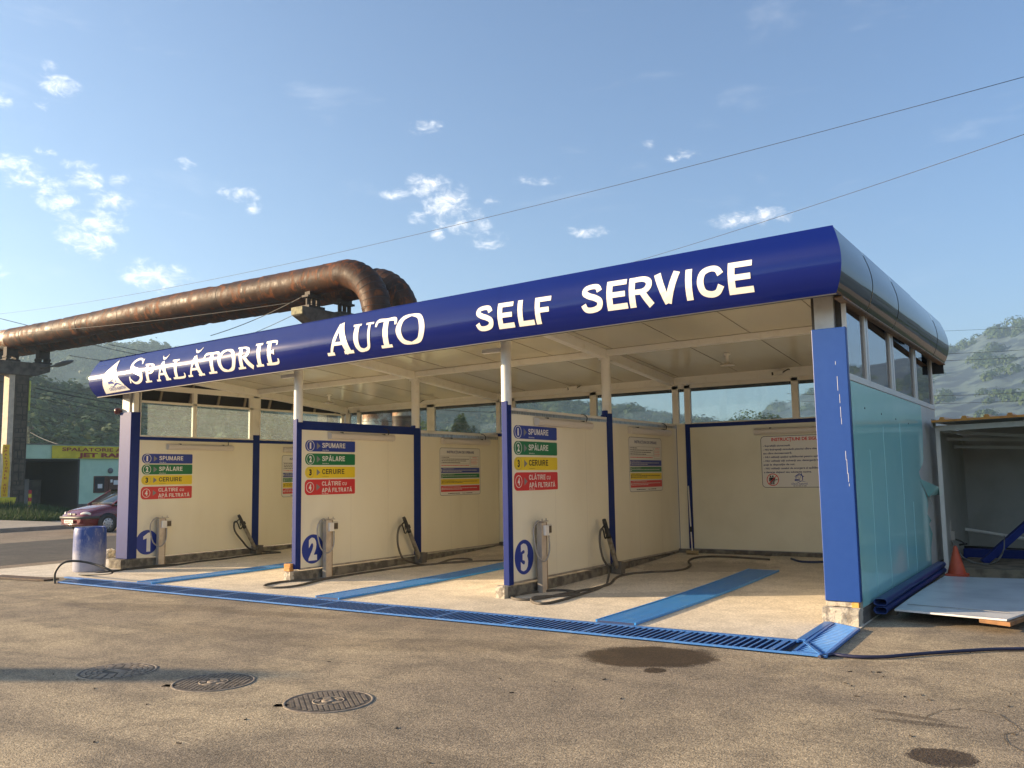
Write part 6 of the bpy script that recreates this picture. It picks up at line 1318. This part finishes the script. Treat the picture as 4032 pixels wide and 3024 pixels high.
def leaves(mb, c, rx, ry, rz, n, size, rr, lumps=7):
    L_ = []
    for _ in range(lumps):
        a, e = rr.uniform(0, 6.28), rr.uniform(-.5, 1.2); k = rr.uniform(.45, .8); L_.append((c[0]+rx*k*math.cos(a)*math.cos(e), c[1]+ry*k*math.sin(a)*math.cos(e), c[2]+rz*k*math.sin(e), rr.uniform(.32, .55)))
    L_.append((c[0], c[1], c[2], .6)); V, Fc = [], []
    for _ in range(n):
        l = rr.choice(L_); a = rr.uniform(0, 6.28); z = rr.uniform(-1, 1); q = math.sqrt(1-z*z); k = l[3]*rr.uniform(.6, 1.05)
        p = (l[0]+rx*k*q*math.cos(a), l[1]+ry*k*q*math.sin(a), l[2]+rz*k*z); s = size*rr.uniform(.6, 1.4); th = rr.uniform(0, 6.28); tl = rr.uniform(-.9, .9)
        u = (math.cos(th)*s, math.sin(th)*s, tl*s*.6); v = (-math.sin(th)*s*.6, math.cos(th)*s*.6, rr.uniform(-.6, .9)*s); b = len(V)
        V += [(p[0]-u[0], p[1]-u[1], p[2]-u[2]), (p[0]+v[0]*.7, p[1]+v[1]*.7, p[2]+v[2]*.7), (p[0]+u[0], p[1]+u[1], p[2]+u[2]), (p[0]-v[0]*.7, p[1]-v[1]*.7, p[2]-v[2]*.7)]; Fc.append((b, b+1, b+2, b+3))
    mb.add(V, Fc)
def tree(px, ztop, dep, rad, label, m, sd, n=1800, size=.14, lowf=.25, group='trees behind the car wash'):
    rr = random.Random(sd); d = ray(px*1.8228, 1880); p = CL+d*dep; x, y = p.x, p.y; r = thing('tree', (x, y, 0), label, 'tree', group)
    q = MB(); q.tube([(x, y, -.1), (x+.05, y, ztop*.3), (x-.05, y+.1, ztop*.75)], [.16, .12, .04], 8)
    for k in range(5): a = rr.uniform(0, 6.28); z0 = ztop*rr.uniform(.25, .5); q.tube([(x, y, z0), (x+rad*.35*math.cos(a), y+rad*.35*math.sin(a), z0+ztop*.15), (x+rad*.7*math.cos(a), y+rad*.7*math.sin(a), z0+ztop*.32)], [.07, .05, .02], 6)
    q.build('trunk', K['bark'], r); h = ztop*(1-lowf)/2; q = MB(); leaves(q, (x, y, ztop-h*.95), rad, rad, h, n, size, rr, 9); q.build('crown', m, r, recalc=False)
tree(1004, 4.75, 44, .85, 'round-headed tree seen through the back window of the middle bay', K['leaf'], 3, 4500, .07)
tree(975, 3.4, 46, 1.2, 'low bush at left in the back window of the middle bay', K['leafy'], 4, 2500, .08, .1); tree(1046, 3.9, 48, 1.5, 'spreading pale tree at right in the back window of the middle bay', K['leaf'], 6, 3000, .08)
tree(905, 5.4, 50, 2.2, 'leafy tree right of the vertical pipes, seen through the leftmost back window', K['leafy'], 7, 4000, .09)
tree(1148, 3.6, 55, 1.2, 'small tree half hidden by a post behind the middle bay', K['leaf'], 8, 2500, .08); tree(1350, 3.7, 52, 1.0, 'small tree beside the mullion behind the wall numbered 3', K['leafy'], 12, 2000, .08)
tree(1648, 4.75, 46, 2.2, 'broad bushy tree seen through the back window of the rightmost bay', K['leaf'], 9, 9000, .075, .1); tree(1590, 3.6, 47, 1.6, 'low bush at the left foot of the broad tree behind the rightmost bay', K['leaf'], 10, 4500, .08, .1); tree(1745, 4.7, 45, 1.9, 'bushy tree beside the wide right column, in the narrow back window', K['leafy'], 11, 6000, .075, .1)
tree(590, 5.8, 62, 3.0, 'dark tree seen through the left side windows above the wall numbered 1', K['leafd'], 13, 2200, .2); tree(545, 5.2, 60, 2.0, 'dark bush at left behind the left side windows', K['leafd'], 14, 1500, .2)
for k, (x, y, h_, r_) in enumerate(((17, 1, 6.5, 2.6), (20, 7, 7.5, 3.0), (16, 13, 6.0, 2.4), (19, 20, 8.0, 3.2), (23, 28, 8.5, 3.4), (21, -6, 7.0, 2.8))):
    rr = random.Random(50+k); r = thing('tree', (x, y, 0), 'dark roadside tree to the right of the yard', 'tree', 'trees right of the yard'); q = MB(); q.tube([(x, y, -.1), (x, y, h_*.7)], [.16, .05], 8); q.build('trunk', K['bark'], r)
    q = MB(); leaves(q, (x, y, h_*.58), r_, r_, h_*.42, 2600, .2, rr, 9); q.build('crown', K['leafd'], r, recalc=False)
def grass(cx, cy, rx, ry, n, h, sd):
    rr = random.Random(sd); V, Fc = [], []
    for _ in range(n):
        a, k = rr.uniform(0, 6.28), math.sqrt(rr.random()); x, y = cx+rx*k*math.cos(a), cy+ry*k*math.sin(a); hh = h*rr.uniform(.35, 1.15)*(1.1-k*.6); th = rr.uniform(0, 6.28); w = .03; l = rr.uniform(-.3, .3); b = len(V)
        V += [(x-w*math.cos(th), y-w*math.sin(th), .05), (x+w*math.cos(th), y+w*math.sin(th), .05), (x+l*math.cos(th+1), y+l*math.sin(th+1), hh)]; Fc.append((b, b+1, b+2))
    return V, Fc
q = MB(); q.add(*grass(-41.2, 11.4, 3.6, 2.9, 9000, .85, 1)); q.add(*grass(-38.0, 10.6, 2.4, 1.4, 3500, .6, 2)); q.add(*grass(-43.5, 9.0, 4.5, 2.5, 5000, .8, 3)); tag(q.build('grass', K['leafd'], recalc=False), kind='stuff')

# ------------------------------------------------------------------ hills
import numpy as np
def ridge(tbl, a):
    for i in range(len(tbl)-1):
        if tbl[i][0] <= a <= tbl[i+1][0]: u = (a-tbl[i][0])/(tbl[i+1][0]-tbl[i][0]); u = u*u*(3-2*u); return tbl[i][1]+(tbl[i+1][1]-tbl[i][1])*u
    return tbl[0][1] if a < tbl[0][0] else tbl[-1][1]
def hill(name, tbl, r0, r1, a0, a1, na, nr, m, rough, seed, jag=0.0):
    rows = []
    for i in range(na+1):
        a = a0+(a1-a0)*i/na; e = ridge(tbl, a); H = math.tan(math.radians(e))*r1+1.65; row = []
        if jag: H += jag*(mnoise.fractal(Vector((a*1.3, seed, 0)), 1, 2, 5))
        for j in range(nr+1):
            t_ = j/nr; rr_ = r0+(r1-r0)*t_; z = H*(t_**1.25)+rough*t_*(1-t_*.85)*mnoise.fractal(Vector((a*.22*r1/200, rr_*.03, seed)), 1, 2, 5); A_ = math.radians(a)
            row.append((CL.x+rr_*math.sin(A_), CL.y+rr_*math.cos(A_), z-.3))
        A_ = math.radians(a); rr_ = r1*1.25; row.append((CL.x+rr_*math.sin(A_), CL.y+rr_*math.cos(A_), H*.55)); rows.append(row)
    q = MB(); q.grid(rows); return tag(q.build(name, m, recalc=False), kind='structure')
K['meadow'] = mat('haze_tinted_meadow_and_wood', (.060, .098, .105), .95, c2=(.012, .032, .055), sc=.03, lo=.46, hi=.53, det=10, st=(1, 1, 2.5)); K['woodl'] = mat('woodland_floor', (.05, .075, .028), .95, c2=(.085, .11, .04), sc=.03, lo=.4, hi=.6, det=7)  # mountain meadow and wood tones include blue for distance haze
MT = [(-22, 1.5), (-19.5, 3.0), (-16.8, 4.1), (-14.5, 5.0), (-9, 6.3), (-6.8, 7.05), (-4, 7.95), (-2.8, 8.42), (0, 9.0), (4, 8.2), (8.7, 6.7), (12.3, 6.2), (20, 6.5), (30, 5.5), (45, 4.5), (60, 4)]
hill('mountain', MT, 430, 1150, -22, 62, 220, 40, K['meadow'], 5.0, 3.3, 2.4)
FR = [(-95, 5), (-75, 6.5), (-66, 6.6), (-62, 7.4), (-60, 7.8), (-59.2, 7.6), (-58.4, 7.9), (-56.5, 8.0), (-55.2, 7.7), (-53, 6.6), (-50, 5.2), (-44, 4.6), (-36, 4.3), (-31, 4.5), (-28.6, 4.2), (-26, 3.9), (-23, 3.2), (-19, 2.6), (-15, 2.0)]
hill('hills', FR, 330, 690, -95, -15, 150, 14, K['woodl'], 7, 8.1, 2.2)
NR = [(-95, 5.0), (-70, 5.2), (-63, 5.5), (-61, 5.0), (-58, 4.5), (-54, 4.2), (-50, 3.6), (-46, 2.4), (-42, 1.8), (-36, 1.6)]
hill('wooded_slope', NR, 84, 200, -95, -36, 110, 12, K['woodl'], 2.5, 5.2, .8)
BKT = [(60, 4), (80, 4.5), (110, 3.8), (150, 5), (180, 4.5), (215, 3.5), (225, 2.6), (250, 2.6), (262, 4), (268, 5)]
hill('hills', BKT, 260, 420, 60, 268, 120, 10, K['woodl'], 5, 1.7, 1.0)
# woodland crowns on the two left slopes: one mass
def wood(tbl, r0, r1, a0, a1, n, sz, sd, m, crest=.35, clumps=False):
    rr = np.random.default_rng(sd); V = []; nf = 0
    for _ in range(n):
        a = rr.uniform(a0, a1); t_ = 1-rr.random()**1.6*.98 if rr.random() > crest else rr.uniform(.93, 1.03); r_ = r0+(r1-r0)*t_; H = math.tan(math.radians(ridge(tbl, a)))*r1+1.65
        if clumps and mnoise.fractal(Vector((a*.55, t_*7, 2.2)), 1, 2, 4) < .05: continue
        z = H*(t_**1.25)-.5 if t_ <= 1 else H-.8; A_ = math.radians(a); c = np.array([CL.x+r_*math.sin(A_), CL.y+r_*math.cos(A_), z]); R_ = sz*rr.uniform(.5, 1.25); k = 130
        d = rr.normal(size=(k, 3)); d /= np.linalg.norm(d, axis=1)[:, None]; d[:, 2] = np.abs(d[:, 2])*1.05-.1
        lump = 1+.25*np.sin(d[:, 0]*4+rr.uniform(0, 6))*np.cos(d[:, 1]*5+rr.uniform(0, 6)); P_ = c+d*R_*lump[:, None]*rr.uniform(.75, 1.05, (k, 1))
        u = rr.normal(size=(k, 3)); u /= np.linalg.norm(u, axis=1)[:, None]; u -= d*(np.sum(u*d, 1))[:, None]*.75; v = np.cross(d, u); s_ = R_*rr.uniform(.10, .22, (k, 1))
        V.append(np.stack([P_-u*s_, P_+v*s_, P_+u*s_, P_-v*s_], 1).reshape(-1, 3)); nf += k
    V = np.concatenate(V); me = bpy.data.meshes.new('forest'); me.vertices.add(len(V)); me.vertices.foreach_set('co', V.astype(np.float32).ravel()); me.loops.add(nf*4); me.loops.foreach_set('vertex_index', np.arange(nf*4, dtype=np.int32)); me.polygons.add(nf); me.polygons.foreach_set('loop_start', np.arange(0, nf*4, 4, dtype=np.int32)); me.update(); me.validate(); me.materials.append(m)
    o = bpy.data.objects.new('forest', me); SC.collection.objects.link(o); tag(o, kind='stuff')
wood(NR, 84, 200, -70, -40, 1400, 3.2, 1, K['leafw']); wood(FR, 330, 690, -70, -18, 1700, 8.0, 2, K['leafw'], .45)
wood(MT, 430, 1150, -21, 16, 1500, 8.0, 5, K['leafd'], .10, True)

# ------------------------------------------------------------------ haze
hz = MB(); hz.box(-1600, 1600, -1600, 1600, -4, 215); ho = hz.build('haze', [], None); tag(ho, kind='stuff')
hm = bpy.data.materials.new('pale_valley_haze'); hm.use_nodes = True; t = NT(hm.node_tree); hm.node_tree.nodes.clear()
pv_ = t.n('ShaderNodeVolumePrincipled', {'Color': (.52, .77, 1.0), 'Density': HAZE, 'Anisotropy': .35}); t.n('ShaderNodeOutputMaterial', {'Volume': pv_.outputs[0]}); ho.data.materials.append(hm)
